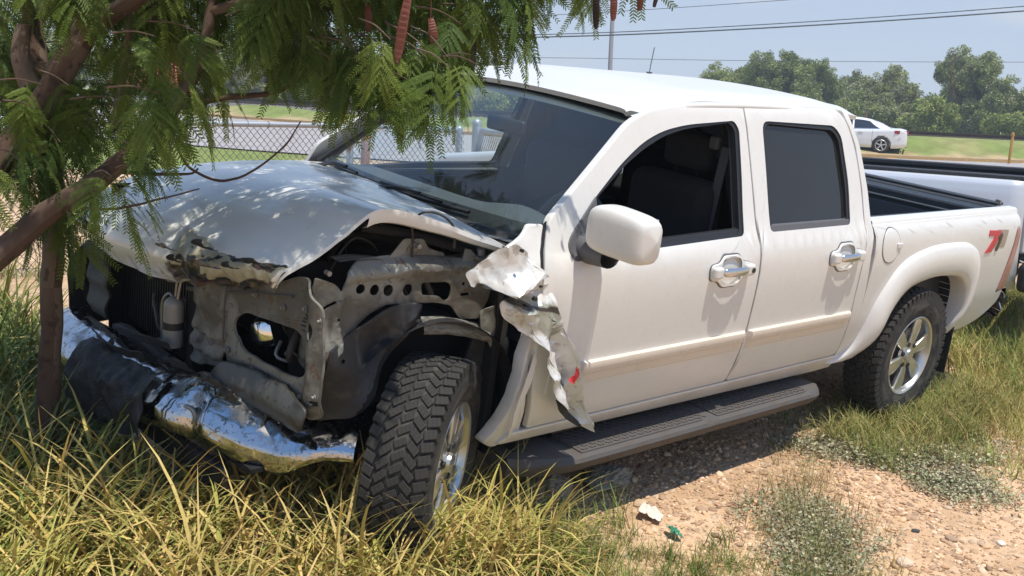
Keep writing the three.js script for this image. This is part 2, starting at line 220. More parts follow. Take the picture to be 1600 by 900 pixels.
// doors
const fDoor = roundPoly([[0.44, 0.452, 0.01], [0.378, 0.689], [0.370, 0.846], [0.362, 1.037], [0.400, 1.16], [0.425, 1.235], [0.66, 1.403, 0.05], [0.90, 1.575, 0.06], [1.045, 1.622, 0.05], [1.266, 1.645, 0.05], [1.642, 1.658, 0.02], [1.642, 1.33], [1.638, 0.99, 0.1], [1.640, 0.452, 0.02]], 0.03);
const fWin = roundPoly([[0.515, 1.098, 0.05], [0.500, 1.15, 0.02], [0.525, 1.185, 0.03], [0.659, 1.303], [0.822, 1.424, 0.05], [0.958, 1.503, 0.06], [1.09, 1.549, 0.07], [1.244, 1.574, 0.06], [1.560, 1.596, 0.05], [1.592, 1.56, 0.03], [1.574, 1.335], [1.552, 1.128, 0.03], [0.981, 1.112]], 0.02);
const rDoor = roundPoly([[1.649, 0.452, 0.02], [1.649, 1.658, 0.02], [2.43, 1.662, 0.08], [2.513, 1.501, 0.1], [2.537, 1.289, 0.1], [2.530, 1.142, 0.06], [2.496, 0.961, 0.1], [2.503, 0.776, 0.1], [2.535, 0.56, 0.1], [2.555, 0.452, 0.04]], 0.03);
const rWin = roundPoly([[1.738, 1.134, 0.03], [1.757, 1.600, 0.05], [2.343, 1.592, 0.09], [2.402, 1.545, 0.06], [2.428, 1.309, 0.1], [2.405, 1.138, 0.03]], 0.03);
const FRAME_W = 0.026;
function windowFrame(win, off) { return sidePanel(shift(win, -0.004), { holes: [shift(win, FRAME_W)], th: 0.03, off, bevel: 0.003, len: 0.1 }); }
function makeDoor(name, out, win, rear, mir) {
  const F = (g) => mir ? mirrorZ(g) : g;
  const d = mesh(name, F(sidePanel(out, { holes: [win] })), M.paint, pk);
  mesh('window_frame', F(windowFrame(win, -0.006)), M.trim, d);
  const x0 = rear ? 1.655 : 0.6, x1 = rear ? 2.50 : 1.632;
  // body moulding with a lipped upper edge
  const mp = [[0.618, 0], [0.626, 0.010], [0.658, 0.012], [0.664, 0.018], [0.692, 0.023], [0.707, 0.019], [0.712, 0]];
  const mg = grid((u, v) => { const k = mp[Math.round(v * 6)], e = Math.sin(Math.PI * clamp(u * 40, 0, 0.5)) * Math.sin(Math.PI * clamp((1 - u) * 40, 0, 0.5)); return [mix(x0, x1, u), k[0], sideZ(k[0]) - 0.004 + k[1] * e + 0.002]; }, 60, 6, (u, v) => [u, v * 0.1]);
  mesh('body_moulding', F(toCreasedNormals(mg, 0.5)), M.mould, d);
  // inner trim panel
  if (!mir) mesh('door_trim', sidePanel(out.map((p) => [clamp(p[0], x0 - 0.15, x1 - 0.03), Math.min(p[1], 1.08)]), { off: -0.06, th: 0.03, len: 0.2 }), M.cloth, d);
  else mesh('door_trim', mirrorZ(mergeGeometries([box(x1 - x0 + 0.1, 0.6, 0.05, (x0 + x1) / 2, 0.78, 0.78), box(x1 - x0 - 0.2, 0.05, 0.12, (x0 + x1) / 2, 0.93, 0.73, 0.02), box(x1 - x0 + 0.05, 0.035, 0.07, (x0 + x1) / 2, 1.095, 0.80, 0.015)].map((q) => q.toNonIndexed()))), M.dash, d);
  return d;
}
const fd = makeDoor('front_door', fDoor, fWin, false), rd = makeDoor('rear_door', rDoor, rWin, true);
makeDoor('front_door', fDoor, fWin, false, true); 
const rdp = makeDoor('rear_door', rDoor, rWin, true, true);
mesh('window_glass', sidePanel(shift(rWin, 0.02), { th: 0.002, off: -0.022, bevel: 0, len: 0.3 }), M.privacy, rd);
mesh('window_glass', mirrorZ(sidePanel(shift(rWin, 0.02), { th: 0.002, off: -0.022, bevel: 0, len: 0.3 })), M.privacy, rdp);
mesh('window_seal', sidePanel(roundPoly([[0.99, 1.108], [0.985, 1.142], [1.545, 1.158], [1.543, 1.124]], 0.006), { off: -0.010, th: 0.02, len: 0.2 }), M.trim, fd);
mesh('window_seal', sidePanel(roundPoly([[1.745, 1.132], [1.748, 1.164], [2.405, 1.166], [2.402, 1.136]], 0.006), { off: -0.004, th: 0.02, len: 0.2 }), M.greyPlastic, rd);
// door handles: painted plate with a bowl, chrome grip across it
function doorHandle(door, cx, cy, key) {
  const out = roundPoly([[cx - 0.132, cy - 0.036, 0.03], [cx - 0.132, cy + 0.030, 0.03], [cx - 0.075, cy + 0.034, 0.02], [cx - 0.05, cy + 0.064, 0.03], [cx + 0.055, cy + 0.064, 0.03], [cx + 0.08, cy + 0.032, 0.02], [cx + 0.135, cy + 0.028, 0.02], [cx + 0.135, cy - 0.028, 0.02], [cx + 0.08, cy - 0.036, 0.03], [cx + 0.05, cy - 0.068, 0.03], [cx - 0.05, cy - 0.068, 0.03], [cx - 0.08, cy - 0.040, 0.02]], 0.02);
  mesh('handle_surround', sidePanel(shift(out, -0.006), { holes: [out.map((p) => [p[0], p[1]])].map((h) => shift(h, 0.001)), off: 0.002, th: 0.006, bevel: 0.0015, len: 0.08 }), M.greyPlastic, door);
  mesh('handle_plate', sidePanel(out, { holes: [roundPoly([[cx - 0.07, cy - 0.058, 0.03], [cx - 0.07, cy + 0.056, 0.04], [cx + 0.072, cy + 0.056, 0.04], [cx + 0.072, cy - 0.058, 0.03]], 0.03, 6)], off: 0.010, th: 0.012, bevel: 0.003, len: 0.05 }), M.paint, door);
  const bowl = grid((u, v) => { const a = u * 6.2832, r = v; const y = cy + Math.sin(a) * 0.06 * r, x = cx + Math.cos(a) * 0.073 * r; return [x, y, sideZ(cy) + 0.004 - 0.03 * (1 - r * r)]; }, 28, 6);
  mesh('handle_recess', bowl, M.alloy, door);
  const gp = grid((u, v) => { const a = v * 6.2832, t = u * 2 - 1, e = Math.sqrt(Math.max(0, 1 - Math.pow(Math.abs(t), 8))); const x = cx + t * 0.088; return [x, cy + 0.002 + Math.sin(a) * 0.019 * e, sideZ(cy) + 0.030 + 0.012 * (1 - t * t) + Math.cos(a) * 0.011 * e]; }, 20, 16);
  mesh('handle_grip', gp, M.handle, door);
  for (const s of [-1, 1]) mesh('handle_end', box(0.055, 0.052, 0.03, cx + s * 0.108, cy, sideZ(cy) + 0.022, 0.014), M.paint, door);
  if (key) mesh('keyhole', cyl(0.011, 0.011, 0.008, 14, cx + 0.115, cy, sideZ(cy) + 0.037, 'z'), M.trim, door);
}
doorHandle(fd, 1.425, 1.003, true); doorHandle(rd, 2.325, 1.003, false);
// mirror: black sail, folded arm, white shell
{
  const sail = roundPoly([[0.514, 1.096, 0.04], [0.502, 1.15, 0.02], [0.525, 1.183, 0.03], [0.672, 1.312, 0.01], [0.672, 1.105, 0.01]], 0.02);
  mesh('mirror_sail', sidePanel(sail, { off: 0.006, th: 0.02, len: 0.08 }), M.greyPlastic, fd);
  const arm = grid((u, v) => { const a = v * 6.2832, z = 0.80 + u * 0.15; return [0.595 + 0.0 * u + Math.cos(a) * (0.062 - 0.012 * u), 1.135 - 0.005 * u + Math.sin(a) * (0.055 - 0.016 * u), z]; }, 8, 18);
  const mm = mesh('side_mirror', grid((u, v) => { // shell: superellipse loft along z
    const t = u, z = 0.875 + 0.25 * t, e = 1 - Math.pow(Math.abs(2 * t - 1), 7), hz = 0.092 * Math.pow(Math.max(0, e), 0.36) * mix(0.93, 1, sstep(0, 0.4, t)), hx = 0.075 * Math.pow(Math.max(0, e), 0.3), a = v * 6.2832, ca = Math.cos(a), sa = Math.sin(a), n = 0.5;
    let x = Math.sign(ca) * Math.pow(Math.abs(ca), n) * hx, y = Math.sign(sa) * Math.pow(Math.abs(sa), n * 0.9) * hz;
    if (x > 0) x *= 0.55; const up = y > 0 ? 1 - 0.22 * Math.pow(Math.abs(t), 2.2) : 1 - 0.12 * (1 - t);
    return [0.578 + x + 0.045 * t, 1.231 + y * up - 0.004 * t, z]; }, 30, 40, (u, v) => [u * 0.3, v * 0.6]), M.paint, pk);
  mesh('mirror_arm', arm, M.greyPlastic, mm);
  mesh('mirror_glass', displace(box(0.006, 0.13, 0.18, 0.655, 1.233, 1.0, 0.002), () => {}), M.chrome, mm);
}
// cab back pillar, sill, hinge pillar
mesh('rear_pillar', sidePanel(roundPoly([[2.44, 1.664, 0.03], [2.52, 1.501], [2.546, 1.289], [2.539, 1.142], [2.505, 0.961], [2.512, 0.776], [2.545, 0.56], [2.563, 0.445], [2.62, 0.40], [2.62, 0.60], [2.60, 0.80], [2.570, 1.0], [2.597, 1.14], [2.597, 1.29], [2.560, 1.50], [2.485, 1.655]], 0.03), { th: 0.03 }), M.paint, pk);
for (const s of [1, -1]) { const g = sidePanel(roundPoly([[0.33, 0.39], [0.36, 0.447], [2.60, 0.447], [2.64, 0.35], [2.5, 0.345]], 0.02), { th: 0.06, off: 0.004, bevel: 0.008 }); mesh('sill', s > 0 ? g : mirrorZ(g), M.dusty, pk); }
mesh('door_gap_seal', sidePanel([[0.350, 1.02], [0.364, 1.02], [0.372, 1.10], [0.402, 1.175], [0.420, 1.232], [0.402, 1.222], [0.386, 1.165], [0.356, 1.10]], { off: -0.004, th: 0.004, bevel: 0.001, len: 0.05 }), M.trim, pk);
mesh('hinge_pillar', displace(sidePanel(roundPoly([[0.405, 0.90, 0.03], [0.36, 0.84], [0.338, 0.76], [0.330, 0.62], [0.315, 0.48], [0.285, 0.40, 0.02], [0.33, 0.372, 0.02], [0.43, 0.40], [0.412, 0.46], [0.365, 0.69], [0.358, 0.85], [0.37, 0.915]], 0.03), { off: -0.012, th: 0.05, len: 0.05 }), (p) => { p.z += 0.018 * fbm(p.x * 9, p.y * 7, 3) - 0.02 * sstep(0.35, 0.28, p.x); p.x += 0.014 * fbm(p.y * 10, p.z * 8, 8); }, 0.7), M.dusty, pk);
mesh('fender_corner', displace(sidePanel(roundPoly([[0.335, 1.225, 0.01], [0.305, 1.195, 0.03], [0.265, 1.175, 0.02], [0.215, 1.15, 0.02], [0.25, 1.09, 0.02], [0.32, 1.05, 0.02], [0.350, 1.03, 0.01], [0.356, 1.10], [0.388, 1.165], [0.405, 1.222, 0.01]], 0.012), { th: 0.006, off: -0.006, len: 0.03 }), (p) => { p.z += 0.012 * fbm(p.x * 10, p.y * 9, 1.4) - 0.09 * sstep(1.14, 1.24, p.y) * 0; }, 0.9), M.paint, pk);
// roof
const roofY = (x, z) => { const a = Math.min(1, Math.abs(z) / 0.625), f = sstep(1.0, 1.40, x), b = sstep(2.3, 2.62, x); const crown = 0.022 * (1 - a * a) - 0.018 * sstep(0.80, 1.0, a); return 1.607 + 0.052 * f - 0.028 * b + crown * (0.9 + 0.5 * f) + (z < 0 ? -0.006 * a : 0.008 * a * f); };
const wsTop = (s) => { const z = s * 0.575; return [1.055 - 0.10 * (1 - s * s) , 1.575 + 0.034 * (1 - s * s), z]; };
{
  const rg = grid((u, v) => { const s = v * 2 - 1, z = s * 0.622, x0 = wsTop(s)[0] - 0.010; const x = mix(x0, 2.605, u); let y = roofY(x, z); if (u < 0.06) y = mix(wsTop(s)[1] + 0.003, y, Math.pow(u / 0.06, 0.7)); const ditch = Math.exp(-Math.pow((Math.abs(z) - 0.545) / 0.011, 2)) * 0.010 * (1 - sstep(1.25, 1.95, x)); return [x, y - ditch, z]; }, 60, 80, (u, v) => [u * 1.6, v * 1.3]);
  mesh('roof', shell(rg, 0.02), M.paint, pk);
  mesh('headliner', grid((u, v) => { const s = v * 2 - 1, x = mix(wsTop(s)[0] + 0.02, 2.56, u), z = s * 0.59; return [x, roofY(x, z) - 0.05, z]; }, 12, 12), M.cloth, pk);
  for (const s of [1, -1]) mesh('roof_rail', tube([[0.96, 1.575, s * 0.625], [1.2, 1.628, s * 0.632], [1.6, 1.648, s * 0.628], [2.1, 1.648, s * 0.618], [2.36, 1.640, s * 0.60], [2.46, 1.625, s * 0.58]], 0.016, 40), M.paint, pk);
  const an = mesh('antenna', merge([tube([[2.02, 1.668, -0.24], [2.022, 1.74, -0.24], [2.03, 1.835, -0.24]], 0.0022, 8, 5), tube([[2.02, 1.66, -0.24], [2.021, 1.70, -0.24]], 0.006, 3, 6)]), M.trim, pk);
  mesh('antenna_base', merge([box(0.07, 0.020, 0.05, 2.02, 1.678, -0.24, 0.008), cyl(0.016, 0.010, 0.03, 12, 2.02, 1.696, -0.24)]), M.greyPlastic, an);
}
// windscreen, A pillars, cowl, wipers
const wsBot = (s) => { const z = s * 0.735; return [0.415 - 0.135 * (1 - s * s), 1.155 + 0.012 * (1 - s * s), z]; };
const wsP = (s, t) => { const a = wsBot(s), b = wsTop(s), bow = 0.022 * Math.sin(Math.PI * t); return [mix(a[0], b[0], t) - bow * 0.6, mix(a[1], b[1], t) + bow * 0.7, mix(a[2], b[2], t)]; };
mesh('windshield', grid((u, v) => wsP(u * 2 - 1, v), 30, 20), M.screen, pk);
{
  const gk = []; for (const s of [-1, 1]) gk.push(tube([0, 0.25, 0.5, 0.75, 1].map((t) => { const p = wsP(s, t); return [p[0], p[1] + 0.002, p[2] + s * 0.006]; }), 0.013, 30, 8));
  gk.push(tube([-1, -0.6, -0.2, 0.2, 0.6, 1].map((s) => { const p = wsP(s, 1); return [p[0] - 0.004, p[1] - 0.010, p[2] * 0.98]; }), 0.005, 30, 8));
  mesh('windshield_gasket', merge(gk), M.trim, pk);
  for (const s of [1]) mesh('windshield_pillar', grid((u, v) => { const p = wsP(s, u), zz = sideZ(p[1]) * s; return [p[0] + 0.012 + v * 0.03, p[1] + 0.002 - 0.01 * v, mix(p[2] + s * 0.004, zz - s * 0.012, v)]; }, 24, 3), M.paint, pk);
  const wb = mesh('windshield_border', grid((u, v) => { const p = wsP(u * 2 - 1, v * 0.085); return [p[0] + 0.004, p[1] - 0.004, p[2]]; }, 24, 3), M.trim, pk);
  mesh('sun_strip', grid((u, v) => { const p = wsP(u * 1.9 - 0.95, 0.93 + v * 0.05); return [p[0] + 0.005, p[1] - 0.004, p[2]]; }, 24, 2), M.dash, pk);
  mesh('cowl', displace(grid((u, v) => { const s = u * 2 - 1, a = wsP(s, 0.0); return [a[0] - 0.15 * v - 0.002, a[1] + 0.004 - 0.045 * Math.sin(v * 1.6) + 0.006 * Math.sin(v * 18), a[2] * 1.0]; }, 40, 10), (p) => { p.y += 0.004 * fbm(p.x * 14, p.z * 14, 2); }), M.black, pk);
  for (const [s0, s1, pv] of [[-0.86, -0.18, -0.80], [-0.22, 0.62, -0.13]]) {
    const P = (s, t, h) => { const p = wsP(s, t); return [p[0] - h * 0.55, p[1] + h, p[2]]; };
    const w = mesh('wiper', merge([tube([P(pv, -0.05, 0.03), P(mix(pv, s1, 0.35), 0.0, 0.045), P(mix(s0, s1, 0.62), 0.025, 0.035)], 0.009, 20, 6), box(0.03, 0.045, 0.06, ...P(pv, -0.05, 0.012), 0.008)]), M.trim, pk);
    mesh('wiper_blade', merge([tube([P(s0, 0.035, 0.012), P(mix(s0, s1, 0.5), 0.02, 0.016), P(s1, 0.035, 0.012)], 0.0075, 24, 6), tube([P(mix(s0, s1, 0.2), 0.028, 0.026), P(mix(s0, s1, 0.5), 0.022, 0.036), P(mix(s0, s1, 0.8), 0.028, 0.026)], 0.006, 16, 6)]), M.trim, w);
  }
}
// cab interior
{
  mesh('cab_floor', box(2.2, 0.05, 1.56, 1.5, 0.42, 0, 0.01), M.dark, pk);
  mesh('firewall', displace(tess(box(0.03, 0.75, 1.42, 0.33, 0.75, 0, 0.005), 0.12), (p) => { p.x += 0.03 * fbm(p.y * 6, p.z * 5, 1); }), M.dark, pk);
  const back = extr(roundPoly([[-0.74, 0.42], [-0.80, 1.10], [-0.60, 1.62], [0.60, 1.62], [0.80, 1.10], [0.74, 0.42]], 0.05), 0.03, { holes: [roundPoly([[-0.62, 1.17], [-0.53, 1.53], [0.53, 1.53], [0.62, 1.17]], 0.05)] }); back.rotateY(Math.PI / 2); back.translate(2.60, 0, 0);
  const bk = mesh('cab_back', back, M.paint, pk);
  const rg = extr(roundPoly([[-0.63, 1.16], [-0.54, 1.54], [0.54, 1.54], [0.63, 1.16]], 0.05), 0.004, { bevel: 0 }); rg.rotateY(Math.PI / 2); rg.translate(2.585, 0, 0);
  mesh('rear_window', rg, M.privacy, bk);
  const dp = [[0.34, 1.142], [0.55, 1.150], [0.72, 1.135], [0.80, 1.10], [0.82, 1.03], [0.78, 0.92], [0.70, 0.80], [0.45, 0.75]];
  mesh('dashboard', displace(grid((u, v) => { const k = v * 7, i = Math.min(6, Math.floor(k)), f = k - i, z = (u * 2 - 1) * 0.74; const x = mix(dp[i][0], dp[i + 1][0], f), y = mix(dp[i][1], dp[i + 1][1], f); return [x - (v < 0.2 ? 0.10 * (1 - Math.pow(Math.abs(u * 2 - 1), 2)) : 0), y + (v > 0.2 && v < 0.6 ? 0.045 * Math.exp(-Math.pow((z - 0.36) / 0.2, 2)) : 0), z]; }, 40, 21), () => {}), M.dash, pk);
  const st = new THREE.TorusGeometry(0.185, 0.016, 10, 40); st.rotateY(Math.PI / 2); st.rotateZ(-0.42); st.translate(0.96, 1.06, 0.36);
  const hub = box(0.06, 0.14, 0.15, 0.94, 1.05, 0.36, 0.03, 0, 0, -0.42), spk = [tube([[0.95, 1.05, 0.36], [0.96, 1.06, 0.54]], 0.014, 4, 6), tube([[0.95, 1.05, 0.36], [0.96, 1.06, 0.18]], 0.014, 4, 6), tube([[0.62, 0.92, 0.36], [0.94, 1.05, 0.36]], 0.03, 4, 8)];
  mesh('steering_wheel', merge([st, hub, ...spk]), M.dash, pk);
  for (const z of [0.37, -0.37]) {
    const s = mesh('front_seat', merge([displace(tess(box(0.52, 0.2, 0.5, 1.28, 0.68, z, 0.07), 0.1), (p) => { p.y += 0.02 * Math.cos((p.z - z) * 9); }), box(0.16, 0.62, 0.48, 1.62, 1.0, z, 0.07, 0, 0, 0).translate(0, 0, 0)]), M.cloth, pk);
    mesh('headrest', merge([box(0.10, 0.17, 0.27, 1.685, 1.42, z, 0.045), tube([[1.67, 1.26, z - 0.06], [1.68, 1.36, z - 0.06]], 0.007, 3, 6), tube([[1.67, 1.26, z + 0.06], [1.68, 1.36, z + 0.06]], 0.007, 3, 6)]), M.cloth, s);
  }
  const rb = mesh('rear_bench', merge([box(0.46, 0.2, 1.36, 2.18, 0.68, 0, 0.06), box(0.14, 0.6, 1.36, 2.46, 1.0, 0, 0.06)]), M.cloth, pk);
  for (const z of [0.38, -0.38]) mesh('headrest', box(0.10, 0.16, 0.26, 2.47, 1.37, z, 0.045), M.cloth, rb);
  mesh('seat_belt', merge([displace(tess(box(0.004, 0.5, 0.045, 1.60, 1.22, 0.62, 0.001), 0.1), (p) => { p.z -= 0.3 * (1.42 - p.y) * 0.25; }), box(0.03, 0.06, 0.05, 1.6, 1.48, 0.56, 0.012)]), M.dash, pk);
  for (const s of [1, -1]) { mesh('door_pillar', merge([tube([[1.63, 0.5, s * 0.78], [1.64, 1.08, s * 0.755], [1.65, 1.35, s * 0.655], [1.65, 1.60, s * 0.57]], 0.04, 16, 8)]), M.cloth, pk); }
  mesh('interior_mirror', merge([displace(box(0.03, 0.065, 0.24, 0.86, 1.455, 0.02, 0.015), () => {}), tube([[0.87, 1.46, 0.02], [0.93, 1.54, 0.02]], 0.008, 4, 6)]), M.trim, pk);
}
// bed
const archOut = spl([[2.52, 0.40], [2.642, 0.486], [2.735, 0.743], [2.894, 0.925], [3.133, 0.995], [3.446, 1.010], [3.651, 0.992], [3.781, 0.930], [3.832, 0.83], [3.829, 0.634], [3.805, 0.455]]);
const archIn = spl([[2.755, 0.425], [2.805, 0.49], [2.850, 0.655], [2.975, 0.775], [3.188, 0.822], [3.43, 0.822], [3.61, 0.795], [3.70, 0.725], [3.722, 0.607], [3.69, 0.479], [3.68, 0.42]]);
{
  const arcPts = []; for (let i = 0; i <= 30; i++) { const a = archOut(i / 30), b = archIn(i / 30); arcPts.push([mix(a[0], b[0], 0.75), mix(a[1], b[1], 0.75)]); }
  const out = [...roundPoly([[2.607, 0.45, 0], [2.607, 1.132, 0.01], [4.30, 1.146, 0.02], [4.315, 1.10, 0.02], [4.312, 1.06, 0], [4.262, 1.05, 0.02], [4.232, 0.85, 0.05], [4.205, 0.64, 0.02], [4.295, 0.66, 0.01], [4.30, 0.58, 0.04], [4.16, 0.465, 0.05], [4.0, 0.41, 0.02], [3.76, 0.43, 0]], 0.01), ...arcPts.reverse()];
  const bs = sidePanel(out, { th: 0.02, len: 0.08 });
  const side = mesh('bed_side', bs, M.paint, pk); const side2 = mesh('bed_side', mirrorZ(bs), M.paint, pk);
  const prof = [[0, -0.006], [0.05, 0.012], [0.16, 0.030], [0.45, 0.045], [0.8, 0.044], [0.96, 0.034], [1.0, 0.018], [1.0, -0.02], [1.0, -0.16]];
  const fl = grid((u, v) => { const k = prof[Math.round(v * 8)], a = archOut(u), b = archIn(u), x = mix(a[0], b[0], k[0]), y = mix(a[1], b[1], k[0]); const base = mix(sideZ(a[1]), mix(sideZ(y) - 0.012, 0.868, sstep(0.42, 0.66, y)), sstep(0, 0.4, k[0])); return [x, y, base + k[1]]; }, 72, 8, (u, v) => [u * 2, v * 0.2]);
  const flg = toCreasedNormals(fl, 1.0);
  mesh('wheel_flare', flg, M.paint, side); mesh('wheel_flare', mirrorZ(flg), M.paint, side2);
  // fuel flap: separate round lid in a shallow ring with its finger scoop
  const fu = circle(2.757, 1.028, 0.086, 40), fo = circle(2.757, 1.028, 0.0905, 40);
  const ff = mesh('fuel_flap', sidePanel(fu, { off: 0.0035, th: 0.004, bevel: 0.002, len: 0.05 }), M.paint, side);
  mesh('flap_ring', sidePanel(fo, { holes: [circle(2.757, 1.028, 0.0862, 40)], off: 0.0012, th: 0.003, bevel: 0.0006, len: 0.08 }), M.greyPlastic, ff);
  mesh('flap_scoop', box(0.05, 0.028, 0.012, 2.833, 1.025, sideZ(1.03) + 0.006, 0.006), M.paint, ff);
  // emblem: red slanted 7 outlined in black, dark script beside it
  const em = mesh('emblem', sidePanel([[3.862, 0.918], [3.945, 0.922], [4.035, 1.022], [4.030, 1.046], [3.882, 1.052], [3.876, 1.020], [3.958, 1.016]], { off: 0.0045, th: 0.003, bevel: 0.001, len: 0.06 }), std({ color: C3(0.50, 0.035, 0.05), roughness: 0.35 }), side);
  const z1 = (dx, dy, s) => [[0.02, 0], [0.045, 0], [0.075, 0.075], [0.062, 0.09], [0.03, 0.075], [0.028, 0.062], [0.047, 0.063]].map((p) => [3.935 + dx + p[0] * s, 0.925 + dy + p[1] * s]);
  mesh('emblem_digit', sidePanel(z1(0.035, 0.0, 1.2), { off: 0.006, th: 0.003, bevel: 0.001, len: 0.06 }), std({ color: C3(0.05, 0.05, 0.055), roughness: 0.35, metalness: 0.4 }), em);
  const cx4 = 4.075, s4 = [[0.0, 0.03], [0.045, 0.10], [0.062, 0.10], [0.05, 0.045], [0.066, 0.045], [0.066, 0.03], [0.047, 0.03], [0.04, 0], [0.022, 0], [0.028, 0.03]].map((p) => [cx4 - 0.035 + p[0] * 1.1, 0.925 + p[1] * 1.1]);
  if (0) mesh('emblem_numeral', sidePanel(s4, { off: 0.005, th: 0.003, bevel: 0.001, len: 0.06 }), std({ color: C3(0.06, 0.06, 0.07), roughness: 0.35, metalness: 0.4 }), em);
  mesh('emblem_plate', sidePanel(roundPoly([[3.93, 0.95], [3.985, 1.052], [4.14, 1.045], [4.115, 0.94]], 0.01), { off: 0.002, th: 0.002, bevel: 0.0008, len: 0.08 }), std({ color: C3(0.42, 0.36, 0.3), roughness: 0.4, metalness: 0.5 }), em);
  // tail lamps
  const tl = sidePanel(roundPoly([[4.268, 1.052, 0.02], [4.315, 1.05, 0.01], [4.312, 0.664, 0.01], [4.214, 0.655, 0.02], [4.240, 0.85, 0.05]], 0.02), { th: 0.06, off: 0.004, bevel: 0.008, len: 0.06 });
  mesh('tail_lamp', tl, M.red, pk); mesh('tail_lamp', mirrorZ(tl), M.red, pk);
  // rails with liner lips, tub, tailgate
  for (const s of [1, -1]) {
    const r = mesh('bed_rail', grid((u, v) => { const q = [[0.828, 1.128], [0.824, 1.146], [0.812, 1.153], [0.77, 1.155], [0.755, 1.15], [0.752, 1.12]][Math.round(v * 5)]; return [mix(2.607, 4.31, u), q[1] + 0.006 * u, s * q[0]]; }, 10, 5, (u, v) => [u * 1.7, v * 0.2]), M.paint, pk);
  }
  const tub = mesh('bed_liner', merge([box(1.70, 0.03, 1.40, 3.46, 0.64, 0, 0.005), box(0.03, 0.52, 1.42, 2.66, 0.89, 0, 0.01), ...[1, -1].map((s) => box(1.66, 0.52, 0.03, 3.46, 0.885, s * 0.72, 0.01)), box(0.03, 0.48, 1.40, 4.255, 0.87, 0, 0.01)]), M.liner, pk);
  for (let k = 0; k < 13; k++) mesh('floor_rib', box(1.6, 0.012, 0.05, 3.46, 0.659, -0.6 + k * 0.1, 0.005), M.liner, tub);
  const tg = mesh('tailgate', merge([box(0.05, 0.50, 1.44, 4.300, 0.89, 0, 0.012), box(0.07, 0.018, 1.44, 4.295, 1.146, 0, 0.008)]), M.paint, pk);
  mesh('tailgate_cap', box(0.085, 0.016, 1.46, 4.288, 1.163, 0, 0.007), M.liner, tg);
  mesh('tailgate_ridge', merge([box(0.03, 0.016, 1.38, 4.238, 1.06, 0, 0.007), box(0.012, 0.34, 1.3, 4.236, 0.86, 0, 0.005)]), std({ color: C3(0.07, 0.078, 0.085), roughness: 0.4 }), tg);
  for (const s of [1, -1]) mesh('tailgate_latch', box(0.02, 0.03, 0.035, 4.285, 1.175, s * 0.715, 0.006), M.steel, tg);
  mesh('rear_bumper', merge([grid((u, v) => { const z = (u * 2 - 1) * 0.86, q = [[4.32, 0.66], [4.44, 0.665], [4.46, 0.62], [4.455, 0.52], [4.42, 0.485], [4.30, 0.49]][Math.round(v * 5)], e = Math.pow(Math.abs(u * 2 - 1), 8); return [q[0] - 0.09 * e, q[1], z]; }, 30, 5)]), M.chrome, pk);
  for (const s of [1, -1]) mesh('wheel_well', grid((u, v) => { const b = archIn(u); return [b[0], b[1], s * mix(0.80, 0.45, v)]; }, 30, 4), M.black, pk);
  mesh('mud_guard', displace(tess(box(0.012, 0.42, 0.20, 3.745, 0.40, 0.76, 0.004), 0.06), (p) => { p.x += 0.05 * (0.6 - p.y) - 0.0; }), M.black, pk);
}
// chassis
mesh('chassis', merge([...[0.42, -0.42].map((z) => box(4.1, 0.13, 0.07, 2.15, 0.40, z, 0.01)), cyl(0.055, 0.055, 1.5, 12, 3.22, 0.38, 0, 'z'), cyl(0.05, 0.05, 1.3, 12, 0.05, 0.38, 0, 'z'), box(0.4, 0.28, 0.4, 1.0, 0.42, 0, 0.06), box(0.9, 0.22, 0.5, 2.2, 0.45, 0.1, 0.06), cyl(0.14, 0.14, 0.3, 16, 3.22, 0.38, 0, 'x')]), M.dark, pk);
// running boards: shell, two tread pads with raised diamonds, end caps
for (const s of [1, -1]) {
  const prof = [[0.655, 0.308], [0.675, 0.320], [0.872, 0.320], [0.886, 0.315], [0.894, 0.300], [0.885, 0.277], [0.862, 0.252], [0.79, 0.243], [0.655, 0.27]];
  const X0 = 0.39, X1 = 2.40;
  const bd = grid((u, v) => { const k = prof[Math.round(v * 8)], x = mix(X0, X1, u), e = 1 - Math.pow(clamp(1 - (x - X0) / 0.30), 2) * 0.45 - Math.pow(clamp(1 - (X1 - x) / 0.10), 2) * 0.22; const flat = (v > 0.1 && v < 0.3 && (u < 0.13 || u > 0.93 || Math.abs(u - 0.55) < 0.02)) ? 0.006 : 0; return [x, k[1] + flat, s * mix(0.655, k[0], e)]; }, 90, 8, (u, v) => [u * 2, v * 0.4]);
  const cap0 = grid((u, v) => { const k = prof[Math.round(u * 8)], x = v < 0.5 ? X0 : X0; return [X0, mix(0.285, k[1], v), s * mix(0.655, mix(0.655, k[0], 0.55), v)]; }, 8, 2), cap1 = grid((u, v) => { const k = prof[Math.round(u * 8)]; return [X1, mix(0.285, k[1], v), s * mix(0.70, mix(0.655, k[0], 0.78), v)]; }, 8, 2);
  const b = mesh('running_board', toCreasedNormals(mergeVertices(merge([bd, cap0, cap1])), 0.6), M.step, pk);
  for (const [a, c] of [[0.70, 1.49], [1.55, 2.28]]) {
    const gs = [box(c - a, 0.008, 0.172, (a + c) / 2, 0.3225, s * 0.776, 0.003)];
    if (s > 0) { let k = 0; for (let x = a + 0.02; x < c - 0.012; x += 0.0235, k++) for (let j = 0; j < 7; j++) { const d = new THREE.BoxGeometry(0.019, 0.0055, 0.0065); d.rotateY(((k + j) % 2 ? 1 : -1) * 0.75); d.translate(x, 0.3278, s * (0.704 + j * 0.0238)); gs.push(d); } }
    mesh('tread_pad', merge(gs), M.step, b);
  }
  mesh('board_bracket', merge([0.7, 1.5, 2.2].map((x) => box(0.06, 0.04, 0.3, x, 0.30, s * 0.55, 0.01))), M.dark, b);
}
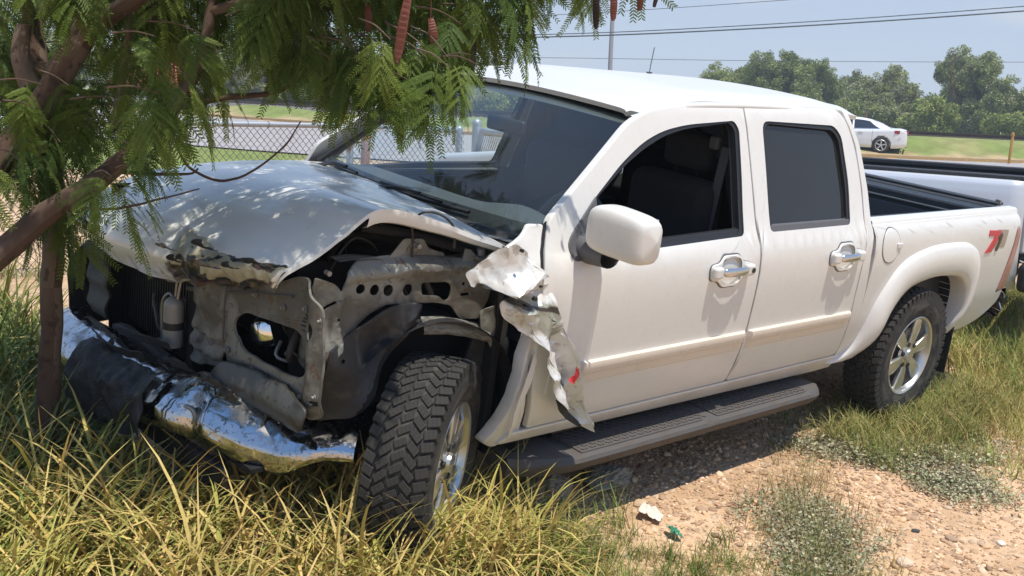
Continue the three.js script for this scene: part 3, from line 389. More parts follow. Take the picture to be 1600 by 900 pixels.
// wheels
function tyreGeo(blocks) {
  const pf = [[0.105, 0.222], [0.122, 0.228], [0.136, 0.270], [0.139, 0.305], [0.131, 0.340], [0.121, 0.360], [0.10, 0.3685], [0.05, 0.371], [0, 0.372], [-0.05, 0.371], [-0.10, 0.3685], [-0.121, 0.360], [-0.131, 0.34], [-0.139, 0.305], [-0.136, 0.27], [-0.122, 0.228], [-0.105, 0.222]];
  const l = new THREE.LatheGeometry(pf.map((p) => new THREE.Vector2(p[1], p[0])), 72); l.rotateX(Math.PI / 2);
  const gs = [toCreasedNormals(mergeVertices(l), 0.9)]; const n = 54;
  if (blocks) for (let i = 0; i < n; i++) for (const [z, w, sk, len, sh, tilt] of [[0.106, 0.05, 0.30, 0.033, 0, 0.16], [-0.106, 0.05, -0.30, 0.033, 0.5, -0.16], [0.054, 0.052, -0.65, 0.028, 0.3, 0.03], [-0.054, 0.052, 0.65, 0.028, 0.8, -0.03], [0, 0.048, 0.5, 0.027, 0.05, 0]]) {
    const a = (i + sh) / n * 6.2832, b = new RoundedBoxGeometry(len, 0.016, w, 1, 0.003); b.rotateY(sk); b.rotateX(tilt); b.translate(0, 0.3705 - (Math.abs(z) > 0.08 ? 0.0035 : 0), z); b.rotateZ(a); gs.push(b);
    if (z > 0.08 || z < -0.08) { const c = new THREE.BoxGeometry(len * 0.8, 0.03, 0.008); c.translate(0, 0.348, Math.sign(z) * 0.129); c.rotateZ(a); gs.push(c); } }
  return merge(gs); }
function rimGeo() {
  const pf = [[0.085, 0.205], [0.118, 0.214], [0.124, 0.224], [0.118, 0.230], [0.10, 0.222], [0.06, 0.205], [-0.10, 0.200], [-0.11, 0.225]];
  const l = new THREE.LatheGeometry(pf.map((p) => new THREE.Vector2(p[1], p[0])), 64); l.rotateX(Math.PI / 2);
  const gs = [toCreasedNormals(mergeVertices(l), 0.6)];
  for (let i = 0; i < 6; i++) { const s = roundPoly([[0.045, -0.020], [0.10, -0.030], [0.165, -0.040, 0.03], [0.212, -0.036, 0.01], [0.212, 0.036, 0.01], [0.165, 0.040, 0.03], [0.10, 0.030], [0.045, 0.020]], 0.015); const g = extr(s, 0.022, { bevel: 0.005 }); displace(g, (p) => { p.z += 0.098 - 0.022 * sstep(0.16, 0.06, p.x) * 0 + 0.008 * Math.sin((p.x - 0.04) * 17); }); g.rotateZ(i * Math.PI / 3 + 0.25); gs.push(toCreasedNormals(g, 0.6)); }
  gs.push(cyl(0.062, 0.075, 0.03, 28, 0, 0, 0.086, 'z'), cyl(0.034, 0.038, 0.02, 24, 0, 0, 0.108, 'z'));
  return merge(gs); }
const TYRE = tyreGeo(true), RIM = rimGeo();
const DISC = merge([cyl(0.15, 0.15, 0.02, 32, 0, 0, -0.01, 'z'), cyl(0.08, 0.08, 0.08, 24, 0, 0, 0.0, 'z'), box(0.10, 0.14, 0.06, 0.12, 0.05, -0.02, 0.02)]);
const LUGS = merge(Array.from({ length: 6 }, (_, i) => { const a = (i + 0.5) * Math.PI / 3 + 0.25; return cyl(0.013, 0.013, 0.012, 12, Math.cos(a) * 0.066, Math.sin(a) * 0.066, 0.102, 'z'); }));
for (const [x, z, ry, sd] of [[3.223, 0.798, 0, 1], [3.223, -0.798, Math.PI, -1], [0.035, 0.735, 0.62, 1], [0.045, -0.73, Math.PI + 0.5, -1]]) {
  const w = new THREE.Group(); w.name = sd > 0 && x > 1 ? 'rear_wheel' : x > 1 ? 'rear_wheel' : 'front_wheel'; w.position.set(x, x < 1 ? 0.392 : 0.383, z); w.rotation.y = ry; w.scale.set(...(x < 1 ? [0.96, 0.96, 0.83] : [0.985, 0.985, 0.74])); pk.add(w);
  mesh('tyre', TYRE, M.rubber, w).rotation.z = x * 3; mesh('rim', RIM, M.alloy, w).rotation.z = x; mesh('brake_disc', DISC, M.steel, w); mesh('lug_nut', LUGS, M.trim, w).rotation.z = x;
}
// ---------- the crushed front ----------
{
  // hood: five sections, buckled up on the driver's side and torn along its nose
  const rows = [
    [[0.43, 1.160, -0.715], [0.335, 1.186, -0.36], [0.285, 1.196, 0.0], [0.27, 1.184, 0.37], [0.285, 1.140, 0.740]],
    [[0.25, 1.166, -0.722], [0.18, 1.203, -0.36], [0.15, 1.215, 0.0], [0.15, 1.208, 0.37], [0.16, 1.178, 0.728]],
    [[0.02, 1.164, -0.725], [0.0, 1.210, -0.36], [-0.02, 1.228, 0.0], [-0.02, 1.238, 0.38], [0.0, 1.232, 0.715]],
    [[-0.20, 1.146, -0.735], [-0.21, 1.196, -0.36], [-0.22, 1.226, 0.0], [-0.225, 1.258, 0.40], [-0.23, 1.274, 0.70]],
    [[-0.36, 1.118, -0.745], [-0.36, 1.160, -0.36], [-0.35, 1.178, 0.0], [-0.34, 1.192, 0.36], [-0.33, 1.196, 0.675]],
    [[-0.49, 1.070, -0.752], [-0.49, 1.108, -0.36], [-0.47, 1.115, 0.0], [-0.44, 1.120, 0.34], [-0.41, 1.124, 0.645]],
    [[-0.61, 0.985, -0.752], [-0.60, 1.020, -0.36], [-0.565, 1.035, 0.0], [-0.52, 1.050, 0.32], [-0.47, 1.070, 0.60]],
    [[-0.655, 0.930, -0.745], [-0.645, 0.930, -0.36], [-0.605, 0.950, 0.0], [-0.545, 0.985, 0.30], [-0.485, 1.030, 0.565]],
    [[-0.625, 0.862, -0.725], [-0.605, 0.842, -0.36], [-0.550, 0.868, 0.0], [-0.495, 0.925, 0.29], [-0.462, 0.992, 0.525]],
  ];
  const cols = [0, 1, 2, 3, 4].map((k) => spl(rows.map((r) => r[k])));
  const wob = [];
  const hood = grid((u, v) => {
    const t = v, p = spl(cols.map((c) => c(t)))(u);
    const fr = sstep(0.7, 1, t), dm = sstep(0.38, 0.6, u) * sstep(0.70, 0.86, t);
    const n = fbm(p[0] * 6, p[2] * 6, 3.1, 4), n2 = fbm(p[0] * 19, p[2] * 15, 7.7, 3), n3 = Math.abs(fbm(p[0] * 11 + 3, p[2] * 9, 2.7, 3));
    p[1] += 0.0022 * n + fr * 0.008 * n + dm * (0.022 * n2 + 0.05 * (0.25 - n3)); p[0] += dm * 0.03 * n2 + fr * 0.008 * n2;
    return p; }, 110, 120, (u, v) => [u, v]);
  const hcanvas = (() => { // print of the torn paint: black undercoat, bare filler, rust
    const n = 1024;
    return tex(n, (u, v) => {
      const a = tA(u * 0.9, v * 0.9, 1), b = tB(u, v, 2), c = tA(v, u, 3);
      let q = lerp3([0.80, 0.785, 0.755], [0.55, 0.48, 0.38], sstep(0.62, 0.85, b) * 0.25);
      const w = 0.10 * (tA(u, v * 0.6, 2) - 0.5) + 0.10 * (tB(u * 1.0, v, 1) - 0.5);
      const inx = sstep(0.50, 0.54, u + w) * (1 - sstep(0.975, 0.99, u + w * 0.3));
      const top = sstep(0.70, 0.708, v + w * 0.6 - 0.05 * Math.sin((u - 0.5) * 6.0)), zone = inx * top;
      const blob = sstep(0.46, 0.50, tB(u * 1.0 + 0.13, v * 1.0, 1) - 0.9 * Math.abs(v - 0.845 - 0.05 * Math.sin(u * 9)) + 0.09); // bare filler islands
      const dk = lerp3([0.022, 0.02, 0.018], [0.10, 0.075, 0.055], sstep(0.45, 0.7, c));
      const fil = lerp3([0.40, 0.37, 0.27], [0.28, 0.22, 0.13], sstep(0.5, 0.8, a));
      let z = lerp3(dk, fil, blob); z = lerp3(z, [0.2, 0.055, 0.03], sstep(0.68, 0.74, b) * (1 - blob) * 0.7);
      q = lerp3(q, z, zone);
      const sc = sstep(0.62, 0.66, tA(u * 1, v * 0.33, 3)) * sstep(0.40, 0.5, u + w) * sstep(0.90, 0.94, v + w * 0.3); q = lerp3(q, [0.13, 0.06, 0.04], sc * 0.85);
      return q; });
  })();
  hcanvas.wrapS = hcanvas.wrapT = THREE.ClampToEdgeWrapping;
  const hm = phy({ map: hcanvas, roughness: 0.34, clearcoat: 0.8, clearcoatRoughness: 0.12 });
  const h = mesh('hood', shell(hood, -0.004), hm, pk);
  const edge = cols[4], lipP = []; const LT = 0.405;
  mesh('hood_flange', toCreasedNormals(grid((u, v) => { const t = mix(0.015, LT, u), p = edge(t), q = [[0.001, 0.004], [0.004, -0.014], [-0.004, -0.034], [-0.03, -0.040]][Math.round(v * 3)]; const k = 0.7 + 0.5 * sstep(0, 1, u); return [p[0], p[1] + q[1] * k - 0.003, p[2] + q[0]]; }, 40, 3), 0.6), M.paint, h);
  mesh('hood_flange', toCreasedNormals(grid((u, v) => { const t = mix(LT, 0.93, u), p = edge(t), q = [[0.002, 0.004], [0.005, -0.008], [-0.004, -0.014]][Math.round(v * 2)]; return [p[0] + 0.004 * fbm(t * 20, 1, 1), p[1] + q[1] - 0.002, p[2] + q[0]]; }, 40, 2), 0.6), M.paint, h);
  for (const q of [[[0.22, 1.10, 0.66], [-0.05, 1.17, 0.62], [-0.22, 1.20, 0.6]], [[0.22, 1.09, -0.6], [-0.1, 1.09, -0.62], [-0.4, 1.00, -0.64]], [[-0.3, 1.13, -0.6], [-0.33, 1.12, 0], [-0.3, 1.14, 0.55]]]) mesh('hood_frame', tube(q, 0.018, 16, 6), M.dark, h);
  // torn skin curling off the nose
  const tearR = RNG(5);
  for (let k = 0; k < 6; k++) { const u0 = 0.52 + k * 0.075 + tearR() * 0.02, w = 0.05 + tearR() * 0.05, a = 0.02 + tearR() * 0.03; const tg = grid((u, v) => { const uu = clamp(u0 + (u - 0.5) * w * (1 - 0.8 * v * v)), p = spl(cols.map((c) => c(0.80 + 0.06 * Math.sin(k * 2.3))))(uu); return [p[0] - 0.03 - a * Math.sin(v * 2.4), p[1] + 0.004 + a * (0.35 - Math.cos(v * 2.8) * 0.35) + 0.008 * fbm(u * 3 + k, v * 3, 1), p[2] + 0.01 * fbm(u * 2, v * 4 + k, 4)]; }, 8, 8); mesh('torn_skin', shell(tg, 0.0015), k % 3 ? M.black : M.inner, h); }
}
const fx = (z) => -0.45 + 0.13 * (z - 0.5);
function frontPanel(pts, o = {}) { // outline in (z, y), wrapped on the pushed back front plane and crumpled
  const g = tess(extr(pts.map((p) => [p[0], p[1]]), o.th ?? 0.006, { holes: o.holes, bevel: 0.0015 }), o.len ?? 0.03);
  return displace(g, (p) => { const z = p.x, y = p.y, d = -p.z; const c = (o.amp ?? 0.018) * fbm(z * (o.f ?? 8), y * (o.f ?? 8), o.s ?? 2) + (o.fn ? o.fn(z, y) : 0); p.set(fx(z) + d + c + (o.off ?? 0), y + 0.3 * c, z); }, 0.8); }
{
  const rs = mesh('radiator_support', frontPanel(roundPoly([[0.045, 0.905], [0.015, 0.74], [-0.02, 0.62], [0.01, 0.575], [0.19, 0.605], [0.215, 0.66], [0.225, 0.80], [0.235, 0.945]], 0.02), { s: 3, amp: 0.012, off: -0.015, fn: (z, y) => 0.012 * sstep(0.75, 0.70, y) * Math.sign(Math.sin(y * 85)) * 0.6 + 0.014 * sstep(0.80, 0.79, y) + 0.05 * Math.pow((z - 0.12) / 0.12, 2) * 0.4 }), M.inner, pk);
  const hb = mesh('headlamp_panel', frontPanel(roundPoly([[0.225, 0.60], [0.228, 0.955], [0.36, 0.985], [0.506, 1.005], [0.60, 1.05], [0.672, 1.06], [0.735, 0.985], [0.752, 0.83], [0.750, 0.70], [0.742, 0.612], [0.66, 0.60], [0.62, 0.665], [0.34, 0.665], [0.30, 0.60]], 0.025), { holes: [roundPoly([[0.275, 0.775], [0.285, 0.825], [0.345, 0.862], [0.45, 0.868], [0.625, 0.882], [0.668, 0.842], [0.678, 0.75], [0.640, 0.722], [0.50, 0.715], [0.345, 0.722]], 0.04), roundPoly(circle(0.690, 0.905, 0.022, 14, 0.034), 0.001), [[0.70, 0.66], [0.742, 0.665], [0.742, 0.682], [0.70, 0.678]], [[0.315, 0.935], [0.352, 0.94], [0.35, 0.968], [0.318, 0.962]]], s: 5, amp: 0.016, f: 7, len: 0.022, fn: (z, y) => -0.022 * Math.exp(-Math.pow((z - 0.70) / 0.03, 2)) + 0.02 * sstep(0.70, 0.62, y) - 0.012 * Math.exp(-(Math.pow((z - 0.47) / 0.24, 2) + Math.pow((y - 0.79) / 0.11, 2)) * 3) }), M.inner, pk);
  mesh('lower_valance', frontPanel(roundPoly([[0.22, 0.600], [0.27, 0.675], [0.45, 0.690], [0.62, 0.690], [0.745, 0.66], [0.735, 0.585], [0.60, 0.565], [0.42, 0.545]], 0.03), { s: 9, amp: 0.014, off: -0.02, fn: (z, y) => -0.035 * Math.sin(clamp((y - 0.55) / 0.14) * 3.1) }), std({ map: innerTex, color: C3(0.45, 0.45, 0.46), roughness: 0.4, metalness: 0.3 }), hb);
  mesh('panel_clip', merge([box(0.012, 0.03, 0.04, fx(0.33) - 0.012, 0.952, 0.333, 0.003), box(0.012, 0.014, 0.04, fx(0.72) - 0.02, 0.668, 0.72, 0.003)]), M.trim, hb);
  // lamp bowl and grey bottle seen through the opening
  const bowl = new THREE.SphereGeometry(0.075, 24, 16, 0, 6.2832, 0, 1.5); bowl.rotateZ(Math.PI / 2 + 0.3); bowl.rotateY(-0.4); bowl.translate(-0.37, 0.785, 0.345);
  mesh('lamp_reflector', displace(bowl, (p) => { p.x += 0.012 * fbm(p.y * 20, p.z * 20, 1); p.y += 0.01 * fbm(p.x * 20, p.z * 20, 5); }), M.chrome, pk);
  mesh('washer_bottle', displace(tess(box(0.16, 0.15, 0.17, -0.30, 0.78, 0.585, 0.05), 0.05), (p) => { p.x += 0.02 * fbm(p.y * 8, p.z * 8, 4); p.y += 0.02 * fbm(p.x * 8, p.z * 9, 2); }, 1.2), std({ map: innerTex, color: C3(0.6, 0.6, 0.6), roughness: 0.5 }), pk);
  // upper fender rail with its row of holes, box top, mounting tab
  const railOut = [[-0.44, 1.075], [-0.36, 1.045], [-0.345, 1.018], [-0.328, 1.075], [-0.25, 1.108], [-0.10, 1.112], [0.05, 1.098], [0.20, 1.085], [0.27, 1.078], [0.30, 1.04], [0.275, 0.93], [0.245, 0.865], [0.16, 0.872], [0.115, 0.925], [0.04, 0.945], [-0.08, 0.952], [-0.16, 0.958], [-0.22, 0.93], [-0.30, 0.87], [-0.38, 0.79], [-0.41, 0.84], [-0.425, 0.95]];
  const zR = 0.690;
  const rail = extr(roundPoly(railOut, 0.015), 0.004, { bevel: 0.001, holes: [circle(-0.262, 1.018, 0.0165, 16), circle(-0.208, 1.010, 0.018, 18), circle(-0.154, 1.004, 0.019, 18), circle(-0.075, 0.998, 0.020, 20), roundPoly([[-0.022, 1.018], [-0.018, 0.975], [0.05, 0.968], [0.082, 0.945], [0.102, 0.952], [0.106, 0.995], [0.08, 1.015]], 0.012), circle(0.16, 1.0, 0.007, 10), roundPoly([[0.152, 0.955], [0.19, 0.955], [0.19, 0.966], [0.152, 0.966]], 0.003), circle(-0.345, 0.93, 0.006, 8), roundPoly([[-0.40, 0.955], [-0.355, 0.985], [-0.36, 0.993], [-0.405, 0.963]], 0.003)] });
  const ar = mesh('fender_rail', displace(tess(rail, 0.03), (p) => { const x = p.x, y = p.y; p.z += zR + 0.014 * fbm(x * 7, y * 9, 4) + 0.012 * sstep(1.04, 1.055, y) - 0.05 * sstep(1.07, 1.11, y) + 0.03 * sstep(0.96, 0.80, y) * sstep(-0.1, -0.4, x) + 0.02 * Math.exp(-Math.pow((x + 0.345) / 0.02, 2)); }, 0.6), M.inner, pk);
  mesh('rail_top', displace(grid((u, v) => { const x = mix(-0.33, 0.28, u); return [x, 1.106 - 0.035 * u + 0.006 * Math.sin(u * 9), mix(0.665, 0.60, v)]; }, 30, 4), (p) => { p.y += 0.01 * fbm(p.x * 9, p.z * 9, 2); }), M.inner, ar);
  const tab = extr(roundPoly([[-0.15, 1.09], [-0.085, 1.165], [-0.005, 1.160], [0.02, 1.125], [0.09, 1.105], [0.09, 1.08]], 0.012), 0.003, { bevel: 0.001 }); tab.translate(0, 0, 0.655);
  mesh('mount_tab', merge([tab, cyl(0.013, 0.013, 0.012, 8, -0.04, 1.142, 0.66, 'z'), cyl(0.020, 0.020, 0.004, 14, -0.04, 1.142, 0.657, 'z')]), M.inner, ar);
  const tb2 = extr([[0.14, 1.07], [0.15, 1.125], [0.175, 1.12], [0.215, 1.085], [0.2, 1.06]], 0.003, { bevel: 0.001 }); tb2.translate(0, 0, 0.69); mesh('mount_tab', tb2, M.inner, ar);
  mesh('rail_bolt', merge([[-0.375, 1.075], [-0.04, 1.142]].map(([x, y]) => cyl(0.009, 0.009, 0.022, 6, x, y, 0.672, 'z'))), M.steel, ar);
  // wheel arch lip that still hangs on, inner wing behind it
  mesh('arch_lip', displace(grid((u, v) => { const x = mix(-0.02, 0.30, u), y = 0.902 - 0.25 * Math.pow(u, 1.6) * 0.30 - v * 0.055; return [x, y, 0.70 + 0.03 * Math.sin(v * 2) - 0.02 * u]; }, 24, 5), (p) => { p.z += 0.012 * fbm(p.x * 12, p.y * 12, 3); p.y += 0.006 * fbm(p.x * 20, 2, 3); }), M.inner, pk);
  mesh('inner_wing', displace(grid((u, v) => [mix(-0.40, 0.34, u), mix(0.55, 1.08, v), 0.56 - 0.05 * Math.sin(v * 3)], 24, 16), (p) => { p.z += 0.03 * fbm(p.x * 6, p.y * 6, 3); }), M.dark, pk);
  const hp = extr(roundPoly([[0.24, 0.895], [0.30, 0.905], [0.375, 0.925], [0.385, 0.86], [0.37, 0.77], [0.33, 0.72], [0.30, 0.775], [0.255, 0.80]], 0.02), 0.004, { bevel: 0.001, holes: [circle(0.272, 0.868, 0.014, 12), circle(0.255, 0.872, 0.006, 8)] });
  mesh('cowl_side', displace(tess(hp, 0.03), (p) => { p.z += 0.70 + 0.02 * fbm(p.x * 9, p.y * 9, 6); }, 0.7), M.inner, pk);
  mesh('wing_bracket', displace(tess(box(0.18, 0.012, 0.10, 0.28, 1.09, 0.66, 0.004, 0, 0, 0), 0.03), (p) => { p.y += 0.03 * fbm(p.x * 10, p.z * 10, 2) + 0.04 * (p.x - 0.28); }), M.inner, pk);
  mesh('hinge_bolt', merge([cyl(0.018, 0.022, 0.03, 8, 0.235, 1.10, 0.67), cyl(0.012, 0.012, 0.05, 8, 0.265, 1.13, 0.66)]), M.steel, pk);
  // black splash liner flapping in front of the tyre
  const sl = roundPoly([[-0.385, 0.84], [-0.30, 0.885], [-0.17, 0.955], [-0.06, 0.965], [-0.02, 0.945], [-0.06, 0.88], [-0.12, 0.78], [-0.20, 0.665], [-0.255, 0.615], [-0.36, 0.585], [-0.415, 0.60], [-0.40, 0.70]], 0.02);
  mesh('splash_liner', displace(tess(extr(sl, 0.004, { bevel: 0.001, holes: [circle(-0.335, 0.80, 0.007, 10)] }), 0.025), (p) => { const x = p.x, y = p.y; p.z += 0.715 + 0.03 * fbm(x * 5, y * 4, 8) + 0.030 * Math.sin((x + y * 0.55) * 16) * sstep(0.95, 0.75, y) + 0.02 * Math.exp(-Math.pow((x + 0.16 - (y - 0.8) * 0.7) / 0.02, 2)); }, 0.8), M.black, pk);
  mesh('wheel_liner', displace(grid((u, v) => { const a = mix(2.45, -0.35, u), r = 0.47; return [0.03 + Math.cos(a) * r * 0.93, Math.min(0.9, 0.42 + Math.sin(a) * r), mix(0.74, 0.38, v)]; }, 30, 8), (p) => { p.z += 0.01 * fbm(p.x * 8, p.y * 8, 1); p.x += 0.02 * fbm(p.y * 6, p.z * 6, 3); }), M.black, pk);
  mesh('liner_edge', displace(tess(extr(roundPoly([[0.30, 0.90], [0.345, 0.86], [0.34, 0.74], [0.32, 0.60], [0.27, 0.42], [0.25, 0.33], [0.10, 0.36], [0.16, 0.55], [0.24, 0.72]], 0.03), 0.01, { bevel: 0.002 }), 0.05), (p) => { p.z += 0.66 + 0.02 * fbm(p.x * 8, p.y * 8, 4); }, 0.8), M.black, pk);
  // engine bay: block, hoses, canister, far lamp panel, radiator
  mesh('engine', displace(tess(merge([box(0.60, 0.30, 0.46, 0.0, 0.80, 0.0, 0.05), box(0.42, 0.10, 0.34, -0.02, 0.99, 0.02, 0.04), cyl(0.09, 0.09, 0.16, 20, -0.32, 0.78, -0.08, 'x'), cyl(0.06, 0.06, 0.12, 16, -0.30, 0.86, 0.2, 'x')]), 0.12), (p) => { p.y += 0.012 * fbm(p.x * 12, p.z * 12, 3); }), M.dark, pk);
  mesh('battery', box(0.22, 0.18, 0.18, 0.12, 0.97, -0.42, 0.01), M.trim, pk);
  mesh('air_box', box(0.25, 0.2, 0.24, 0.05, 0.98, 0.40, 0.03), M.trim, pk);
  mesh('hose', merge([tube([[-0.30, 0.95, 0.15], [-0.15, 1.08, 0.30], [0.05, 1.09, 0.42], [0.2, 0.99, 0.45]], 0.022, 24, 8), tube([[-0.32, 0.82, -0.2], [-0.36, 0.95, -0.3], [-0.2, 1.03, -0.36]], 0.02, 20, 8), tube([[-0.36, 0.70, 0.48], [-0.40, 0.76, 0.52], [-0.36, 0.84, 0.50]], 0.013, 16, 8)]), M.wire, pk);
  const rad = mesh('radiator', merge([box(0.03, 0.42, 0.62, -0.46, 0.74, -0.34, 0.005, 0, 0, 0), box(0.05, 0.44, 0.05, -0.47, 0.74, -0.02, 0.01), box(0.05, 0.44, 0.05, -0.47, 0.74, -0.66, 0.01)]), M.dark, pk);
  mesh('radiator_fin', merge(Array.from({ length: 26 }, (_, i) => box(0.008, 0.40, 0.006, -0.478, 0.74, -0.05 - i * 0.023, 0.001))), M.trim, rad).userData.kind = 'stuff';
  mesh('far_lamp_panel', frontPanel(roundPoly([[-0.72, 0.55], [-0.745, 0.84], [-0.60, 0.855], [-0.56, 0.70], [-0.58, 0.55]], 0.02), { s: 12, amp: 0.02, fn: (z, y) => 0.008 * Math.sin(y * 60) }), std({ map: innerTex, color: C3(0.35, 0.35, 0.36), roughness: 0.7 }), pk);
  mesh('far_fender', displace(tess(extr(roundPoly([[-0.64, 0.45], [-0.66, 0.72], [-0.60, 0.80], [-0.40, 0.86], [0.30, 0.90], [0.30, 1.02], [-0.3, 0.98], [-0.2, 0.86], [-0.45, 0.70], [-0.45, 0.45]], 0.04), 0.01, { bevel: 0.002 }), 0.06), (p) => { p.z = -0.88 - p.z + 0.03 * fbm(p.x * 7, p.y * 7, 5) + 0.06 * sstep(-0.5, -0.7, p.x); }, 0.8), M.black, pk);
  mesh('far_wing', displace(grid((u, v) => [mix(-0.55, 0.34, u), mix(0.40, 1.09, v), -0.66], 16, 10), (p) => { p.z += 0.03 * fbm(p.x * 5, p.y * 5, 8); }), M.dark, pk);
  const can = mesh('receiver_drier', merge([cyl(0.036, 0.036, 0.15, 24, -0.535, 0.685, -0.075), new THREE.SphereGeometry(0.036, 20, 8, 0, 6.2832, 0, 1.571).translate(-0.535, 0.76, -0.075)]), std({ color: C3(0.30, 0.29, 0.27), roughness: 0.5, metalness: 0.3 }), pk);
  mesh('drier_band', cyl(0.0385, 0.0385, 0.026, 24, -0.535, 0.69, -0.075), M.trim, can);
  mesh('drier_pipe', merge([tube([[-0.55, 0.60, -0.128], [-0.552, 0.77, -0.126], [-0.54, 0.80, -0.10], [-0.535, 0.79, -0.075]], 0.007, 20, 7), tube([[-0.53, 0.79, -0.075], [-0.525, 0.88, -0.07]], 0.006, 4, 7), tube([[-0.53, 0.79, -0.055], [-0.52, 0.87, -0.05]], 0.006, 4, 7)]), std({ color: C3(0.28, 0.27, 0.26), roughness: 0.35, metalness: 0.8 }), can);
  mesh('under_tray', displace(tess(box(0.80, 0.02, 1.30, -0.16, 0.40, -0.05, 0.004), 0.12), (p) => { p.y += 0.05 * fbm(p.x * 5, p.z * 5, 3); }), M.dark, pk);
  mesh('cross_tube', cyl(0.013, 0.013, 0.30, 12, -0.505, 0.875, -0.02, 'z'), M.inner, pk);
  { const q = RNG(17); for (let k = 0; k < 16; k++) { const z = [0.06, 0.16, 0.26, 0.40, 0.55, 0.66, 0.73, 0.25][k % 8], y = k < 8 ? 0.93 + 0.04 * q() : 0.66 + 0.05 * q(); mesh('bolt', merge([cyl(0.006, 0.006, 0.012, 6, fx(z) - 0.012, y, z, 'x'), cyl(0.010, 0.010, 0.003, 12, fx(z) - 0.008, y, z, 'x')]), M.steel, pk); }
    for (const [z0, y0, z1, y1] of [[0.24, 0.90, 0.60, 0.985], [0.24, 0.72, 0.245, 0.93], [0.69, 0.70, 0.70, 0.86]]) mesh('weld_seam', tube([[fx(z0) - 0.012, y0, z0], [fx((z0 + z1) / 2) - 0.016, (y0 + y1) / 2 + 0.004, (z0 + z1) / 2], [fx(z1) - 0.012, y1, z1]], 0.0035, 20, 6), M.step, pk);
    mesh('tie_bar', displace(tess(box(0.03, 0.035, 0.62, -0.55, 0.865, -0.36, 0.006), 0.03), (p) => { p.y += 0.03 * fbm(p.z * 7, 1, 1); p.x += 0.05 * fbm(p.z * 5, 3, 1); }, 0.6), M.inner, pk);
    mesh('lower_bar', displace(tess(box(0.04, 0.05, 0.9, -0.54, 0.535, -0.10, 0.008), 0.04), (p) => { p.y += 0.03 * fbm(p.z * 6, 1, 1); p.x += 0.10 * (p.z + 0.1) * 0.4; }, 0.6), M.step, pk); }
  // wiring, pipes and brackets
  { const q = RNG(41); for (let k = 0; k < 9; k++) { const a = [-0.38 + 0.05 * q(), 0.66 + 0.22 * q(), 0.30 + 0.36 * q()], b = [a[0] + 0.05, a[1] - 0.06 - 0.1 * q(), a[2] + 0.2 * (q() - 0.5)], c = [a[0] + 0.02, b[1] + 0.10 * q(), b[2] + 0.15 * (q() - 0.5)]; mesh('wiring', tube([a, [a[0] - 0.03, a[1] - 0.04, a[2] + 0.03], b, c], 0.004 + 0.004 * q(), 18, 6), k % 3 ? M.wire : M.steel, pk); }
    for (let k = 0; k < 8; k++) { const x = -0.25 + 0.5 * q(), z = 0.2 + 0.4 * q(); mesh('wiring', tube([[x, 0.98, z], [x + 0.06, 1.06 + 0.05 * q(), z + 0.06], [x + 0.14, 1.03, z + 0.12 * q()], [x + 0.18, 0.95, z + 0.1]], 0.005 + 0.006 * q(), 18, 6), k % 2 ? M.wire : M.step, pk); }
    for (const [x, y, z, w, h, t] of [[-0.50, 0.70, -0.12, 0.02, 0.20, 0.5], [-0.50, 0.66, -0.30, 0.02, 0.16, -0.6], [-0.52, 0.60, -0.18, 0.02, 0.24, 1.1], [-0.49, 0.84, 0.0, 0.015, 0.10, 1.4]]) mesh('bracket', displace(tess(box(0.01, h, w, 0, 0, 0, 0.002), 0.03), (p) => { const c = Math.cos(t), s = Math.sin(t), yy = p.y * c - p.z * s, zz = p.y * s + p.z * c; p.set(x + p.x + 0.03 * fbm(yy * 12, zz * 12, x), y + yy, z + zz); }, 0.6), M.step, pk); }
  // loose wires
  mesh('loose_wire', merge([tube([[-0.05, 1.10, 0.66], [-0.055, 1.17, 0.66], [-0.065, 1.22, 0.665], [-0.04, 1.255, 0.68], [0.02, 1.25, 0.70], [0.075, 1.205, 0.71], [0.082, 1.155, 0.71]], 0.004, 40, 6), cyl(0.007, 0.005, 0.022, 8, 0.082, 1.148, 0.71)]), M.wire, pk);
  mesh('loose_wire', tube([[-0.32, 1.06, 0.60], [-0.27, 1.12, 0.58], [-0.21, 1.15, 0.56], [-0.15, 1.13, 0.56], [-0.12, 1.10, 0.56]], 0.004, 30, 6), M.wire, pk);
  mesh('loose_wire', merge([tube([[-0.44, 0.70, 0.46], [-0.47, 0.64, 0.50], [-0.47, 0.60, 0.53], [-0.50, 0.53, 0.545]], 0.007, 20, 6), tube([[-0.47, 0.60, 0.53], [-0.45, 0.66, 0.58], [-0.44, 0.69, 0.60]], 0.006, 20, 6)]), M.wire, pk);
}
